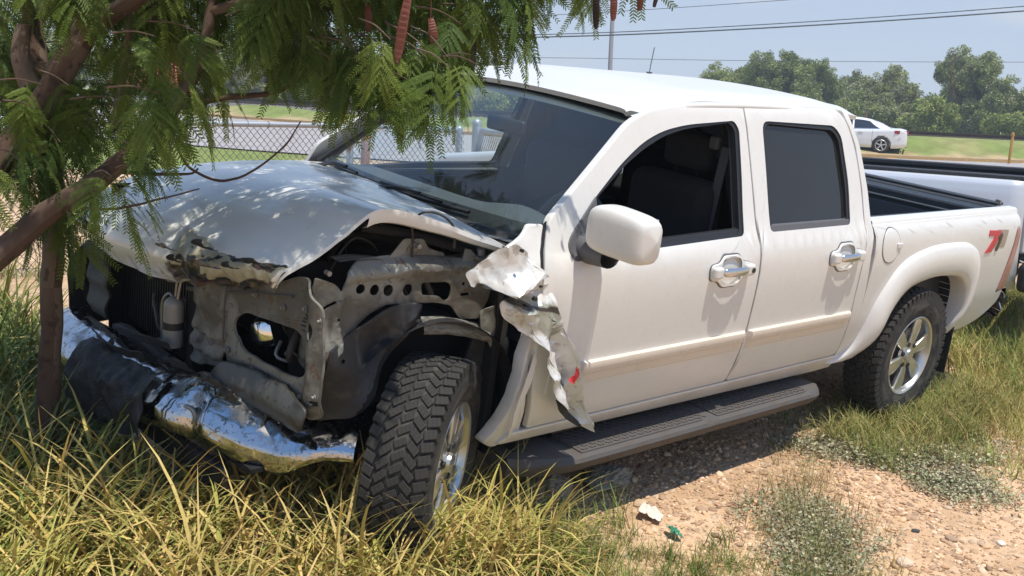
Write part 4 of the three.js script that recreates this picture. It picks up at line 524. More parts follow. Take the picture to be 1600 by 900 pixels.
// bumper: bent chrome bar, black crumpled middle
{
  const top = spl([[-0.60, 0.52, -0.90], [-0.665, 0.540, -0.80], [-0.690, 0.560, -0.58], [-0.675, 0.570, -0.36], [-0.635, 0.550, -0.12], [-0.610, 0.575, 0.10], [-0.600, 0.610, 0.24], [-0.545, 0.600, 0.345], [-0.455, 0.568, 0.50], [-0.355, 0.552, 0.61], [-0.235, 0.560, 0.72]]);
  const pr = [[0.055, 0.004], [0.03, 0.004], [0, 0], [-0.042, -0.020], [-0.082, -0.052], [-0.108, -0.090], [-0.113, -0.125], [-0.10, -0.16], [-0.07, -0.18], [0.0, -0.185]];
  const bm = grid((u, v) => { const p = top(u), q = top(Math.min(1, u + 0.01)), r = top(Math.max(0, u - 0.01)); let dx = q[0] - r[0], dz = q[2] - r[2]; const L = Math.hypot(dx, dz); dx /= L; dz /= L; const k = v * 9, i = Math.min(8, Math.floor(k)), f = k - i; const a = mix(pr[i][0], pr[i + 1][0], f), b = mix(pr[i][1], pr[i + 1][1], f); const low = 1 - 0.45 * sstep(0.84, 0.95, u); const nx = dz, nz = -dx; const cr = 0.022 * (0.12 - Math.abs(fbm(u * 8, v * 1.3, 5, 2))) * (0.35 + sstep(0.2, 0.45, u) * (1 - sstep(0.9, 1, u))) - 0.035 * Math.exp(-Math.pow((u - 0.655) / 0.028, 2)) * sstep(0.2, 0.6, v); return [p[0] + nx * a + cr * -nx, p[1] + b * low + cr * 0.5, p[2] + nz * a - cr * nz]; }, 170, 36, (u, v) => [u * 3, v]);
  const b = mesh('front_bumper', shell(bm, 0.003), M.bumper, pk);
  mesh('bumper_bolt', merge([[0.31, 0], [0.475, 0.01]].map(([u, d]) => { const p = top(u); const s = new THREE.SphereGeometry(0.020, 16, 10); s.scale(0.5, 1, 1.2); s.translate(p[0] - 0.062, p[1] - 0.06 - d, p[2]); return s; })), M.chrome, b);
  const fl = new THREE.TorusGeometry(0.032, 0.008, 8, 24); fl.rotateY(-1.0); const fp0 = top(0.665); fl.translate(fp0[0] - 0.08, fp0[1] - 0.10, fp0[2] + 0.0); mesh('fog_lamp_ring', fl, M.steel, b);
  mesh('bumper_cover', displace(grid((u, v) => { const p = top(mix(0.31, 0.56, u)); return [p[0] - 0.03 - 0.10 * Math.sin(v * 1.9), p[1] + 0.016 - 0.19 * v * v - 0.03 * v, p[2]]; }, 60, 20), (p) => { const n = fbm(p.x * 9, p.z * 9, p.y * 9, 4); p.y += 0.045 * n; p.x += -0.02 + 0.03 * fbm(p.z * 13, p.y * 13, 4); }, 0.5), M.black, pk);
  const debris = RNG(77), strip = [[[-0.64, 0.60, -0.34], [-0.62, 0.625, -0.14], [-0.58, 0.635, 0.0]], [[-0.70, 0.58, -0.40], [-0.70, 0.575, -0.20], [-0.66, 0.60, -0.02]], [[-0.66, 0.57, -0.30], [-0.72, 0.52, -0.26], [-0.73, 0.47, -0.22]], [[-0.58, 0.60, 0.02], [-0.62, 0.62, 0.10], [-0.60, 0.63, 0.20]]];
  for (const s of strip) { const c = spl(s); mesh('broken_trim', shell(grid((u, v) => { const p = c(u); return [p[0] + 0.012 * fbm(u * 4, v * 2, s[0][2] * 9) - 0.02 * (v - 0.5), p[1] + (v - 0.5) * 0.035 + 0.012 * fbm(u * 6, v * 3, s[0][0] * 7), p[2]]; }, 20, 3), 0.003), debris() < 0.6 ? M.black : M.inner, pk); }
  mesh('skid_strip', displace(tess(box(0.03, 0.10, 1.2, -0.62, 0.33, -0.1, 0.01), 0.08), (p) => { p.x += 0.10 * Math.pow(p.z + 0.1, 2) + 0.03 * fbm(p.z * 5, p.y * 9, 3); p.y += 0.02 * fbm(p.z * 6, 2, 1); }, 0.8), M.black, pk);
}
// torn sheet of the near fender, hanging over the door edge
{
  const px = [[0.175, 1.165], [0.215, 1.185], [0.285, 1.150], [0.315, 1.085], [0.36, 1.03], [0.405, 1.035], [0.412, 0.97], [0.445, 0.885], [0.497, 0.80], [0.545, 0.715], [0.577, 0.645], [0.600, 0.60], [0.625, 0.545], [0.655, 0.472], [0.668, 0.452], [0.628, 0.470], [0.575, 0.515], [0.530, 0.553], [0.485, 0.575], [0.435, 0.630], [0.395, 0.710], [0.375, 0.770], [0.36, 0.815], [0.32, 0.845], [0.25, 0.885], [0.205, 0.93], [0.19, 0.98], [0.205, 1.01], [0.155, 1.03], [0.09, 1.025], [0.075, 1.065]];
  const g0 = tess(extr(roundPoly(px, 0.008, 2), 0.0015, { bevel: 0 }), 0.012);
  const torn = displace(g0, (p) => {
    const x = p.x, y = p.y; const r1 = Math.abs(fbm(x * 6 + 1, y * 5, 2.2, 2)), r2 = Math.abs(fbm(x * 13 + y * 6, y * 5 - x * 3 + 4, 6.1, 2));
    const base = 0.865 + 0.035 * sstep(1.15, 0.95, y) - 0.09 * sstep(0.25, 0.08, x) + 0.015 * sstep(0.8, 0.5, y);
    const fold = 0.075 * Math.exp(-Math.pow((y - 1.045 - (x - 0.22) * 0.45) / 0.030, 2)) * sstep(0.10, 0.2, x) * (1 - sstep(0.34, 0.42, x)) - 0.05 * Math.exp(-Math.pow((y - 0.995 - (x - 0.22) * 0.1) / 0.032, 2)) * sstep(0.15, 0.25, x);
    const tail = 0.028 * Math.sin((x - 0.42 - (0.9 - y) * 0.52) * 42) * sstep(0.88, 0.8, y);
    p.z += base + fold + tail + 0.13 * (0.16 - r1) + 0.045 * (0.14 - r2); p.x += 0.02 * fbm(y * 12, x * 9, 3); p.y += 0.014 * fbm(x * 9, y * 9, 9); }, 0.5);
  const tornTex = tex(512, (u, v) => { const X = u / 1.2, Y = (v > 0.5 ? v : v + 1) / 1.2; const a = tA(u, v, 1), b = tB(u, v, 2), c = tB(v, u, 3), n = (a - 0.5) * 0.035;
    const seg = (ax, ay, bx, by) => { const dx = bx - ax, dy = by - ay, t = clamp(((X - ax) * dx + (Y - ay) * dy) / (dx * dx + dy * dy)); return Math.hypot(X - ax - t * dx, Y - ay - t * dy); };
    let q = lerp3([0.68, 0.67, 0.645], [0.46, 0.42, 0.36], sstep(0.45, 0.75, b) * 0.6);
    const green = Math.min(seg(0.235, 0.995, 0.40, 0.925) - 0.026, seg(0.36, 0.905, 0.40, 0.87) - 0.035, seg(0.46, 0.72, 0.50, 0.64) - 0.006) + n; q = lerp3(q, lerp3([0.34, 0.355, 0.30], [0.30, 0.30, 0.24], sstep(0.5, 0.7, c)), sstep(0.006, -0.004, green));
    const dark = Math.min(seg(0.12, 1.025, 0.235, 0.985) - 0.014, seg(0.30, 0.965, 0.42, 0.94) - 0.006, seg(0.24, 0.985, 0.29, 0.965) - 0.012) + n * 0.6; q = lerp3(q, [0.045, 0.043, 0.04], sstep(0.003, -0.003, dark));
    return lerp3(q, [0.22, 0.15, 0.09], sstep(0.70, 0.76, c) * 0.35); }, true, [1.2, 1.2]);
  const t = mesh('torn_fender', torn, phy({ map: tornTex, roughness: 0.33, metalness: 0.15, clearcoat: 0.3, clearcoatRoughness: 0.2 }), pk);
  mesh('rivet_hole', merge([cyl(0.008, 0.008, 0.012, 12, 0.258, 1.012, 0.945, 'z'), cyl(0.006, 0.006, 0.012, 12, 0.215, 1.168, 0.90, 'z')]), M.trim, t);
  mesh('red_scrap', displace(tess(extr([[0.495, 0.675], [0.515, 0.70], [0.525, 0.74], [0.54, 0.70], [0.525, 0.66]], 0.002, { bevel: 0 }), 0.015), (p) => { p.z += 0.935 + 0.02 * fbm(p.x * 30, p.y * 30, 1); }, 0.4), std({ color: C3(0.62, 0.03, 0.04), roughness: 0.5 }), t);
  const under = displace(tess(extr(roundPoly([[0.47, 0.60], [0.50, 0.58], [0.545, 0.54], [0.60, 0.495], [0.640, 0.462], [0.60, 0.472], [0.535, 0.512], [0.485, 0.56]], 0.006, 2), 0.002, { bevel: 0 }), 0.02), (p) => { p.z += 0.905 + 0.02 * fbm(p.x * 20, p.y * 20, 4) - 0.2 * (p.x - 0.55) * 0.1; }, 0.4);
  mesh('undercoat_flap', under, M.black, t);
  mesh('fender_strip', displace(tess(extr(roundPoly([[0.355, 0.79], [0.372, 0.76], [0.362, 0.66], [0.345, 0.55], [0.36, 0.43], [0.345, 0.43], [0.325, 0.55], [0.335, 0.68]], 0.006), 0.003, { bevel: 0 }), 0.03), (p) => { p.z += sideZ(p.y) + 0.012 + 0.012 * fbm(p.x * 20, p.y * 9, 6); }, 0.6), M.dusty, pk);
  mesh('door_clip', sidePanel(roundPoly([[0.455, 0.60], [0.475, 0.60], [0.478, 0.70], [0.458, 0.70]], 0.004), { off: 0.008, th: 0.01, bevel: 0.002, len: 0.1 }), M.dusty, pk);
}
// ---------- chain-link fence with an open gate ----------
{
  const galv = std({ color: C3(0.40, 0.42, 0.44), metalness: 0.55, roughness: 0.5 }), rust = std({ color: C3(0.18, 0.08, 0.04), roughness: 0.9 });
  const wireM = std({ color: C3(0.22, 0.215, 0.20), metalness: 0.3, roughness: 0.55 });
  const link = (ax, az, bx, bz, y0, y1, s = 0.062) => { // woven zigzag wires, real tubes
    const L = Math.hypot(bx - ax, bz - az), gs = [], n = Math.ceil(L / s), h = y1 - y0, m = Math.floor(h / (s * 0.55)), P = [], I = []; const dx = (bx - ax) / L, dz = (bz - az) / L, r = 0.0034;
    for (let k = 0; k < n; k++) for (let w = 0; w < 1; w++) { let base = P.length / 3; for (let j = 0; j <= m; j++) { const q = (k + (j % 2 ? 0.5 : 0) * 1 - 0 + (j % 2 ? 0.02 : -0.02)) * s + s * 0.25, y = y1 - j * h / m, off = (j % 2 ? 0.003 : -0.003), x = ax + dx * q - dz * off, z = az + dz * q + dx * off; P.push(x - dx * r, y, z - dz * r, x - dz * r, y + r, z + dx * r, x + dx * r, y, z + dz * r); if (j) for (let e = 0; e < 3; e++) { const a = base + (j - 1) * 3 + e, b = base + (j - 1) * 3 + (e + 1) % 3; I.push(a, a + 3, b, b, a + 3, b + 3); } }
      base = P.length / 3; for (let j = 0; j <= m; j++) { const q = (k + (j % 2 ? -0.5 : 0) + (j % 2 ? -0.02 : 0.02)) * s + s * 0.25, y = y1 - j * h / m, off = (j % 2 ? -0.003 : 0.003), x = ax + dx * q - dz * off, z = az + dz * q + dx * off; P.push(x - dx * r, y, z - dz * r, x - dz * r, y + r, z + dx * r, x + dx * r, y, z + dz * r); if (j) for (let e = 0; e < 3; e++) { const a = base + (j - 1) * 3 + e, b = base + (j - 1) * 3 + (e + 1) % 3; I.push(a, a + 3, b, b, a + 3, b + 3); } } }
    const g = new THREE.BufferGeometry(); g.setAttribute('position', new THREE.Float32BufferAttribute(P, 3)); g.setIndex(I); g.computeVertexNormals(); return g; };
  const F = thing('chain_link_fence', 'grey chain-link fence with a pipe top rail standing beyond the wrecked pickup', 'fence', [0, 0, 0]);
  const z0 = -4.42, X = [-7.2, -4.4, -1.7, 1.12, 3.02, 4.28], top = 1.26;
  for (const x of X) { const p = mesh('post', merge([cyl(0.032, 0.032, 1.25, 14, x, 0.64, z0), new THREE.SphereGeometry(0.036, 12, 8).translate(x, 1.26, z0)]), galv, F); if (x > 2.5 && x < 3.5) mesh('rust_streak', displace(grid((u, v) => [x - 0.034 * Math.cos(u * 1.8 + 0.4), 1.22 - v * 0.22 * (0.6 + 0.4 * Math.sin(u * 5)), z0 + 0.034 * Math.sin(u * 1.8 + 0.4)], 8, 8), () => {}), rust, p); }
  mesh('top_rail', tube([[-7.2, top + 0.01, z0], [-3, top, z0], [1.1, top - 0.005, z0], [3.2, top + 0.005, z0], [4.28, top, z0]], 0.024, 60, 10), galv, F);
  mesh('rail_tie', merge(Array.from({ length: 22 }, (_, i) => { const t = new THREE.TorusGeometry(0.028, 0.004, 5, 14); t.rotateY(Math.PI / 2); t.translate(-6.8 + i * 0.5, top, z0 + 0.005); return t; })), galv, F).userData.kind = 'stuff';
  const wm = mesh('wire_mesh', merge([link(-7.2, z0 + 0.03, 4.28, z0 + 0.03, 0.12, 1.235)]), wireM, F); wm.userData.kind = 'stuff';
  const G = thing('fence_gate', 'grey pipe-framed chain-link gate leaf standing open, seen through the windshield', 'gate');
  const a = [4.49, -4.34], b = [4.07, -3.30], n = [b[0] - a[0], b[1] - a[1]];
  const gp = (t, y) => [a[0] + n[0] * t, y, a[1] + n[1] * t];
  mesh('gate_frame', merge([tube([gp(0, 0.18), gp(0, 0.7), gp(0, 1.20), gp(0.03, 1.25), gp(0.3, 1.255), gp(0.97, 1.255), gp(1, 1.22), gp(1, 0.7), gp(1, 0.18)], 0.026, 60, 10), tube([gp(0, 0.18), gp(1, 0.18)], 0.026, 6, 10)]), galv, G);
  mesh('gate_post', merge([cyl(0.045, 0.045, 1.32, 16, a[0] + 0.02, 0.66, a[1] - 0.09), new THREE.SphereGeometry(0.05, 12, 8).translate(a[0] + 0.02, 1.32, a[1] - 0.09)]), galv, G);
  const gm = mesh('wire_mesh', link(...[a[0], a[1], b[0], b[1]], 0.19, 1.23), wireM, G); gm.userData.kind = 'stuff';
  const W = single('weathered_post', displace(tess(box(0.09, 1.3, 0.08, 4.6, 0.62, -6.6, 0.01), 0.12), (p) => { p.x += 0.02 * fbm(p.y * 3, 1, 1) + 0.03 * p.y; }), std({ map: barkTex, color: C3(3.2, 2.3, 1.4), roughness: 0.95 }), 'weathered ochre wooden post standing just beyond the fence behind the windshield', 'post');
}
// ---------- second pickup: only its box shows over the tailgate ----------
{
  const t2 = thing('parked_pickup', 'silver white pickup with a black lined bed parked behind the wrecked truck', 'pickup truck', [5.25, 0, 0.62]);
  t2.rotation.y = Math.atan2(0.27, 1) + 0.02; t2.position.y = -0.02;
  const silver = phy({ color: C3(0.62, 0.63, 0.66), roughness: 0.3, metalness: 0.25, clearcoat: 0.6, clearcoatRoughness: 0.1 });
  // own frame: -z is forward (away to the left), +x is the far side, x = 0 is the near flank
  const bp = [[0.10, 0.42], [0.03, 0.50], [0.0, 0.66], [-0.012, 0.85], [0.0, 1.0], [0.015, 1.10], [0.03, 1.16], [0.05, 1.19], [0.085, 1.20], [0.10, 1.19], [0.105, 1.16]];
  const flank = (s) => grid((u, v) => { const k = v * 10, i = Math.min(9, Math.floor(k)), f = k - i, z = mix(0.0, -2.06, u), e = Math.pow(clamp(1 - (-z) / 0.10), 2) * 0.05; let x = mix(bp[i][0], bp[i + 1][0], f) + e, y = mix(bp[i][1], bp[i + 1][1], f); const c = -1.15, R = 0.47, d = Math.hypot(z - c, y - 0.36); if (d < R && y < 0.9) { const q = (y - 0.36) / Math.max(d, 1e-3), w = (z - c) / Math.max(d, 1e-3); y = Math.max(y, 0.36 + R * q); } return [s > 0 ? x : 1.86 - x, y - 0.03 * u * 0, z]; }, 80, 40, (u, v) => [u * 2, v]);
  for (const s of [1, -1]) mesh('bed_side', toCreasedNormals(flank(s), 0.8), silver, t2);
  const lm = M.liner;
  for (const x of [0.115, 1.745]) { const r = mesh('bed_rail_cap', box(0.09, 0.045, 2.0, x, 1.205, -1.03, 0.012), lm, t2); }
  mesh('bed_liner', merge([box(0.03, 0.5, 1.98, 0.12, 0.95, -1.03), box(0.03, 0.5, 1.98, 1.74, 0.95, -1.03), box(1.62, 0.5, 0.03, 0.93, 0.95, -0.06), box(1.62, 0.5, 0.03, 0.93, 0.95, -2.02), box(1.6, 0.03, 1.98, 0.93, 0.72, -1.03)]), lm, t2);
  const tg = mesh('tailgate', merge([box(1.62, 0.52, 0.06, 0.93, 0.94, 0.0, 0.02)]), silver, t2); mesh('tailgate_cap', box(1.66, 0.03, 0.08, 0.93, 1.215, 0.0, 0.01), lm, tg);
  mesh('rear_bumper', box(1.8, 0.2, 0.18, 0.93, 0.52, 0.10, 0.04), M.trim, t2);
  mesh('tail_lamp', box(0.06, 0.42, 0.05, 1.78, 0.86, 0.012, 0.015), M.red, t2);
  // low cab, two doors with windows
  const cs = roundPoly([[-2.08, 0.42], [-2.08, 1.18], [-2.24, 1.64, 0.12], [-3.3, 1.66, 0.2], [-4.0, 1.16, 0.1], [-5.1, 1.05, 0.15], [-5.25, 0.5, 0.1]], 0.04), win = roundPoly([[-2.35, 1.15], [-2.42, 1.54], [-3.2, 1.56], [-3.72, 1.15]], 0.05);
  const cab = extr(cs, 1.72, { bevel: 0.05, bs: 4 }); cab.rotateY(-Math.PI / 2); cab.rotateY(0); displace(cab, (p) => {}); const cabG = cab; { const P = cabG.attributes.position; for (let i = 0; i < P.count; i++) { const x = P.getX(i), y = P.getY(i), z = P.getZ(i); P.setXYZ(i, clamp(Math.abs(x), 0, 1.82) + 0.02, y, z); } }
  const zflip = (g) => g; mesh('cab', toCreasedNormals(zflip(cabG), 0.6), silver, t2);
  for (const x of [-0.002, 1.862]) { const g = extr(win, 0.006, { bevel: 0.002 }); g.rotateY(-Math.PI / 2); g.translate(x, 0, 0); const P = g.attributes.position; mesh('side_window', g, M.privacy, t2); }
  for (const [x, z] of [[0.14, -1.15], [1.72, -1.15], [0.14, -4.4], [1.72, -4.4]]) { const w = new THREE.Group(); w.name = 'wheel'; w.position.set(x, 0.36, z); w.rotation.y = x < 1 ? -Math.PI / 2 : Math.PI / 2; t2.add(w); mesh('tyre', TYRE, M.rubber, w); mesh('rim', RIM, M.alloy, w); }
  for (const x of [0.25, 1.6]) mesh('wheel_well', cyl(0.46, 0.46, 0.3, 24, x, 0.40, -1.15, 'x'), M.dark, t2);
  mesh('chassis', box(0.9, 0.2, 4.8, 0.93, 0.45, -2.5, 0.03), M.dark, t2);
}
// ---------- white sedan on the far shoulder ----------
{
  const s = thing('white_sedan', 'white sedan seen from behind its side, on the far road shoulder below the trees', 'car', [37.65, 0.20, -19.65]);
  s.rotation.y = Math.atan2(-0.47, -0.88); // own frame: +z is forward, x = sideways
  s.position.y = 0.215;
  const st = [ // z, half width, belt y, roof y, roof half width, bottom y
    [-2.40, 0.70, 0.86, 0.88, 0.60, 0.36], [-2.34, 0.80, 0.98, 1.00, 0.66, 0.30], [-2.1, 0.88, 1.04, 1.055, 0.72, 0.24], [-1.75, 0.91, 1.03, 1.075, 0.72, 0.22], [-1.2, 0.92, 0.99, 1.31, 0.60, 0.22], [-0.6, 0.925, 0.96, 1.44, 0.56, 0.22], [0.1, 0.925, 0.94, 1.46, 0.56, 0.22], [0.7, 0.92, 0.93, 1.36, 0.58, 0.22], [1.25, 0.91, 0.95, 1.06, 0.70, 0.22], [1.8, 0.89, 0.93, 0.97, 0.66, 0.22], [2.2, 0.82, 0.82, 0.86, 0.55, 0.25], [2.42, 0.66, 0.62, 0.66, 0.45, 0.30]];
  const SP = [0, 1, 2, 3, 4, 5].map((k) => spl(st.map((q, i) => [i, q[k]]))); const zs = (t) => SP[0](t)[1];
  const body = grid((u, v) => { const W = SP[1](u)[1], B = SP[2](u)[1], Rf = SP[3](u)[1], RW = SP[4](u)[1], Bo = SP[5](u)[1], z = zs(u); const a = v * 2 - 1, sg = Math.sign(a) || 1, b = 1 - Math.abs(a); // b 0 at the sills, 1 on the roof centre
    const q = [[W * 0.90, Bo], [W * 0.985, Bo + 0.10], [W, mix(Bo, B, 0.5)], [W * 0.995, B - 0.08], [W * 0.955, B], [mix(W * 0.955, RW, 0.5), mix(B, Rf - 0.03, 0.5)], [RW, Rf - 0.035], [RW * 0.8, Rf - 0.008], [RW * 0.4, Rf], [0, Rf]]; const k = b * 9, i = Math.min(8, Math.floor(k)), f = k - i; let x = mix(q[i][0], q[i + 1][0], f), y = mix(q[i][1], q[i + 1][1], f);
    for (const wz of [-1.4, 1.38]) { const d = Math.hypot(z - wz, y - 0.33); if (d < 0.37 && y < 0.72) { x *= 0.82; } } return [sg * x, y, z]; }, 110, 90);
  const paint = phy({ color: C3(0.80, 0.80, 0.81), roughness: 0.25, clearcoat: 0.8, clearcoatRoughness: 0.08 }), glass = phy({ color: C3(0.02, 0.022, 0.026), roughness: 0.05, clearcoat: 1 });
  mesh('body', toCreasedNormals(mergeVertices(body), 0.9), paint, s);
  const roofAt = (z) => { let u = 0; for (let i = 0; i <= 200; i++) if (zs(i / 200) <= z) u = i / 200; return [SP[2](u)[1], SP[3](u)[1], SP[1](u)[1] * 0.955, SP[4](u)[1]]; };
  const win = (z0, z1, s0, s1, sg, lo = 0.10, hi = 0.86) => grid((u, v) => { const zz = mix(z0, z1, u) + mix(s0, s1, u) * v, [B, Rf, W, RW] = roofAt(mix(z0, z1, u) + mix(s0, s1, u) * v), t = mix(lo, hi, v); return [sg * (mix(W, RW, t) + 0.008), mix(B, Rf - 0.035, t) + 0.002, zz]; }, 24, 8);
  for (const sg of [1, -1]) { mesh('side_window', win(-1.30, -0.28, 0.42, 0.02, sg), glass, s); mesh('side_window', win(-0.20, 0.98, 0.0, -0.42, sg), glass, s); mesh('window_trim', win(-1.36, 1.05, 0.0, 0.0, sg, 0.04, 0.075), M.chrome, s);
    mesh('side_mirror', box(0.18, 0.12, 0.1, sg * 0.98, 1.02, 0.85, 0.04), paint, s); for (const z of [-0.55, 0.42]) mesh('door_handle', box(0.03, 0.03, 0.2, sg * 0.925, 0.84, z, 0.012), M.chrome, s);
    mesh('door_seam', merge([box(0.01, 0.55, 0.008, sg * 0.922, 0.62, -0.23, 0.003), box(0.01, 0.45, 0.008, sg * 0.92, 0.70, -1.02, 0.003), box(0.01, 0.5, 0.008, sg * 0.92, 0.62, 0.95, 0.003)]), M.trim, s);
    const tl = grid((u, v) => { const z = -2.44 + u * 0.56, w = mix(-0.02, 0.16, v), W = 0.66 + 0.27 * Math.pow(u, 0.45); return [sg * W, 0.80 + w - 0.03 * u * (v - 0.5) * 2 + 0.03 * u, z]; }, 12, 4); mesh('tail_lamp', tl, std({ color: C3(0.30, 0.02, 0.025), roughness: 0.2 }), s);
    mesh('lamp_glint', box(0.012, 0.045, 0.10, sg * 0.915, 0.87, -2.16, 0.01, 0, sg * 0.35, 0), std({ color: C3(0.75, 0.7, 0.68), roughness: 0.2 }), s);
    mesh('exhaust', box(0.16, 0.06, 0.1, sg * 0.52, 0.30, -2.38, 0.02), M.steel, s); }
  mesh('rear_window', grid((u, v) => { const z = mix(-1.78, -1.02, v), [B, Rf, W, RW] = roofAt(z); return [(u * 2 - 1) * (RW - 0.03) * 0.98, Rf + 0.008 - 0.02 * Math.pow(u * 2 - 1, 2), z]; }, 10, 12), glass, s);
  mesh('front_window', grid((u, v) => { const z = mix(0.50, 1.18, v), [B, Rf, W, RW] = roofAt(z); return [(u * 2 - 1) * (RW - 0.03), Rf + 0.008 - 0.02 * Math.pow(u * 2 - 1, 2), z]; }, 10, 12), glass, s);
  mesh('number_plate', box(0.5, 0.14, 0.015, 0, 0.82, -2.425, 0.005), std({ color: C3(0.2, 0.2, 0.23), roughness: 0.5 }), s);
  mesh('boot_trim', box(0.9, 0.03, 0.02, 0, 0.925, -2.40, 0.008), M.chrome, s);
  mesh('bumper_insert', box(1.1, 0.10, 0.05, 0, 0.34, -2.38, 0.02), M.trim, s);
  const rim5 = (() => { const gs = []; const l = new THREE.TorusGeometry(0.215, 0.02, 8, 32); gs.push(l); for (let i = 0; i < 5; i++) { const b = new THREE.BoxGeometry(0.19, 0.05, 0.03); b.translate(0.11, 0, 0); b.rotateZ(0.25); b.rotateZ(i * 1.2566); gs.push(b); } gs.push(cyl(0.05, 0.05, 0.04, 16, 0, 0, 0, 'z')); return merge(gs); })(), ty = (() => { const l = new THREE.LatheGeometry([[0.20, 0.10], [0.30, 0.105], [0.33, 0.08], [0.335, 0], [0.33, -0.08], [0.30, -0.105], [0.2, -0.10]].map((p) => new THREE.Vector2(...p)), 40); l.rotateX(Math.PI / 2); return l; })(), bk = cyl(0.20, 0.20, 0.06, 24, 0, 0, 0, 'z');
  for (const [sg, z] of [[1, -1.4], [-1, -1.4], [1, 1.38], [-1, 1.38]]) { const w = new THREE.Group(); w.name = 'wheel'; w.position.set(sg * 0.80, 0.335, z); w.rotation.y = sg * Math.PI / 2; s.add(w); mesh('tyre', ty, M.rubber, w); mesh('hub', bk, M.dark, w); const r = mesh('rim', rim5, M.alloy, w); r.position.z = 0.09; }
  mesh('underbody', box(1.5, 0.12, 4.3, 0, 0.24, 0, 0.04), M.dark, s);
}
// ---------- utility pole, wires, marker post ----------
{
  single('utility_pole', taper([[50.0, -0.2, -45.16], [50.43, 3.98, -45.71], [50.88, 7.62, -46.21], [51.2, 10.5, -46.5]], [0.17, 0.155, 0.145, 0.14], 12, 14), std({ color: C3(0.30, 0.28, 0.30), roughness: 0.9 }), 'slim grey utility pole rising behind the pickup roof', 'utility pole');
  const wm = std({ color: C3(0.06, 0.07, 0.085), roughness: 0.6 });
  const W = [['upper of the two close black cables crossing the sky', [[22, 4.6, -66], [39.91, 5.64, -41.92], [47.6, 6.62, -31.3], [56.43, 8.07, -20.80], [66, 9.9, -10]], 0.028], ['lower and thicker of the two close black cables crossing the sky', [[22, 4.45, -66], [39.89, 5.49, -41.89], [47.6, 6.42, -31.3], [56.41, 7.82, -20.76], [66, 9.6, -10]], 0.042], ['topmost thin wire slanting up across the sky', [[30, 5.6, -56], [41.44, 6.93, -40.86], [48.55, 8.03, -30.62], [58, 9.7, -18]], 0.018], ['lowest faint wire crossing in front of the tree tops', [[38, 4.3, -66], [50.24, 4.98, -52.97], [63, 5.55, -41.5], [77.33, 6.36, -28.93], [95, 7.6, -14]], 0.02]];
  for (const [l, p, r] of W) single('overhead_wire', tube(p, r, 60, 5), wm, l, 'wire');
  single('marker_post', merge([taper([[39.54, -0.1, -13.56], [39.60, 0.6, -13.58], [39.75, 1.34, -13.64]], [0.055, 0.06, 0.05], 6, 10), box(0.16, 0.10, 0.10, 39.72, 1.24, -13.63, 0.02)]), std({ color: C3(0.42, 0.22, 0.05), roughness: 0.8 }), 'leaning ochre marker post on the grass at the right edge', 'post');
  const bar = thing('field_gatepost', 'pale wooden post standing in front of the dark gap under the trees', 'post'); mesh('post', taper([[65.5, 0.2, -34.6], [65.5, 1.2, -34.6], [65.52, 2.1, -34.6]], [0.12, 0.11, 0.09], 5, 8), std({ map: barkTex, color: C3(2.6, 2.4, 2.0), roughness: 0.95 }), bar); 
  const tr = thing('roadside_sapling', 'thin leafless trunk with an orange wrapped foot by the far road', 'tree'); mesh('trunk', taper([[24.6, 0.2, -36.0], [24.65, 1.2, -36.1], [24.6, 2.4, -36.0], [24.5, 3.4, -35.9]], [0.10, 0.08, 0.07, 0.05], 12, 8), std({ map: barkTex, color: C3(2.2, 2.0, 1.6), roughness: 0.95 }), tr); mesh('wrapping', displace(tess(cyl(0.34, 0.42, 0.75, 18, 24.95, 0.62, -35.6), 0.15), (p) => { p.x += 0.12 * fbm(p.y * 3, p.z * 3, 1); p.z += 0.12 * fbm(p.y * 3, p.x * 3, 4); }), std({ color: C3(0.45, 0.22, 0.09), roughness: 0.9 }), tr);
}
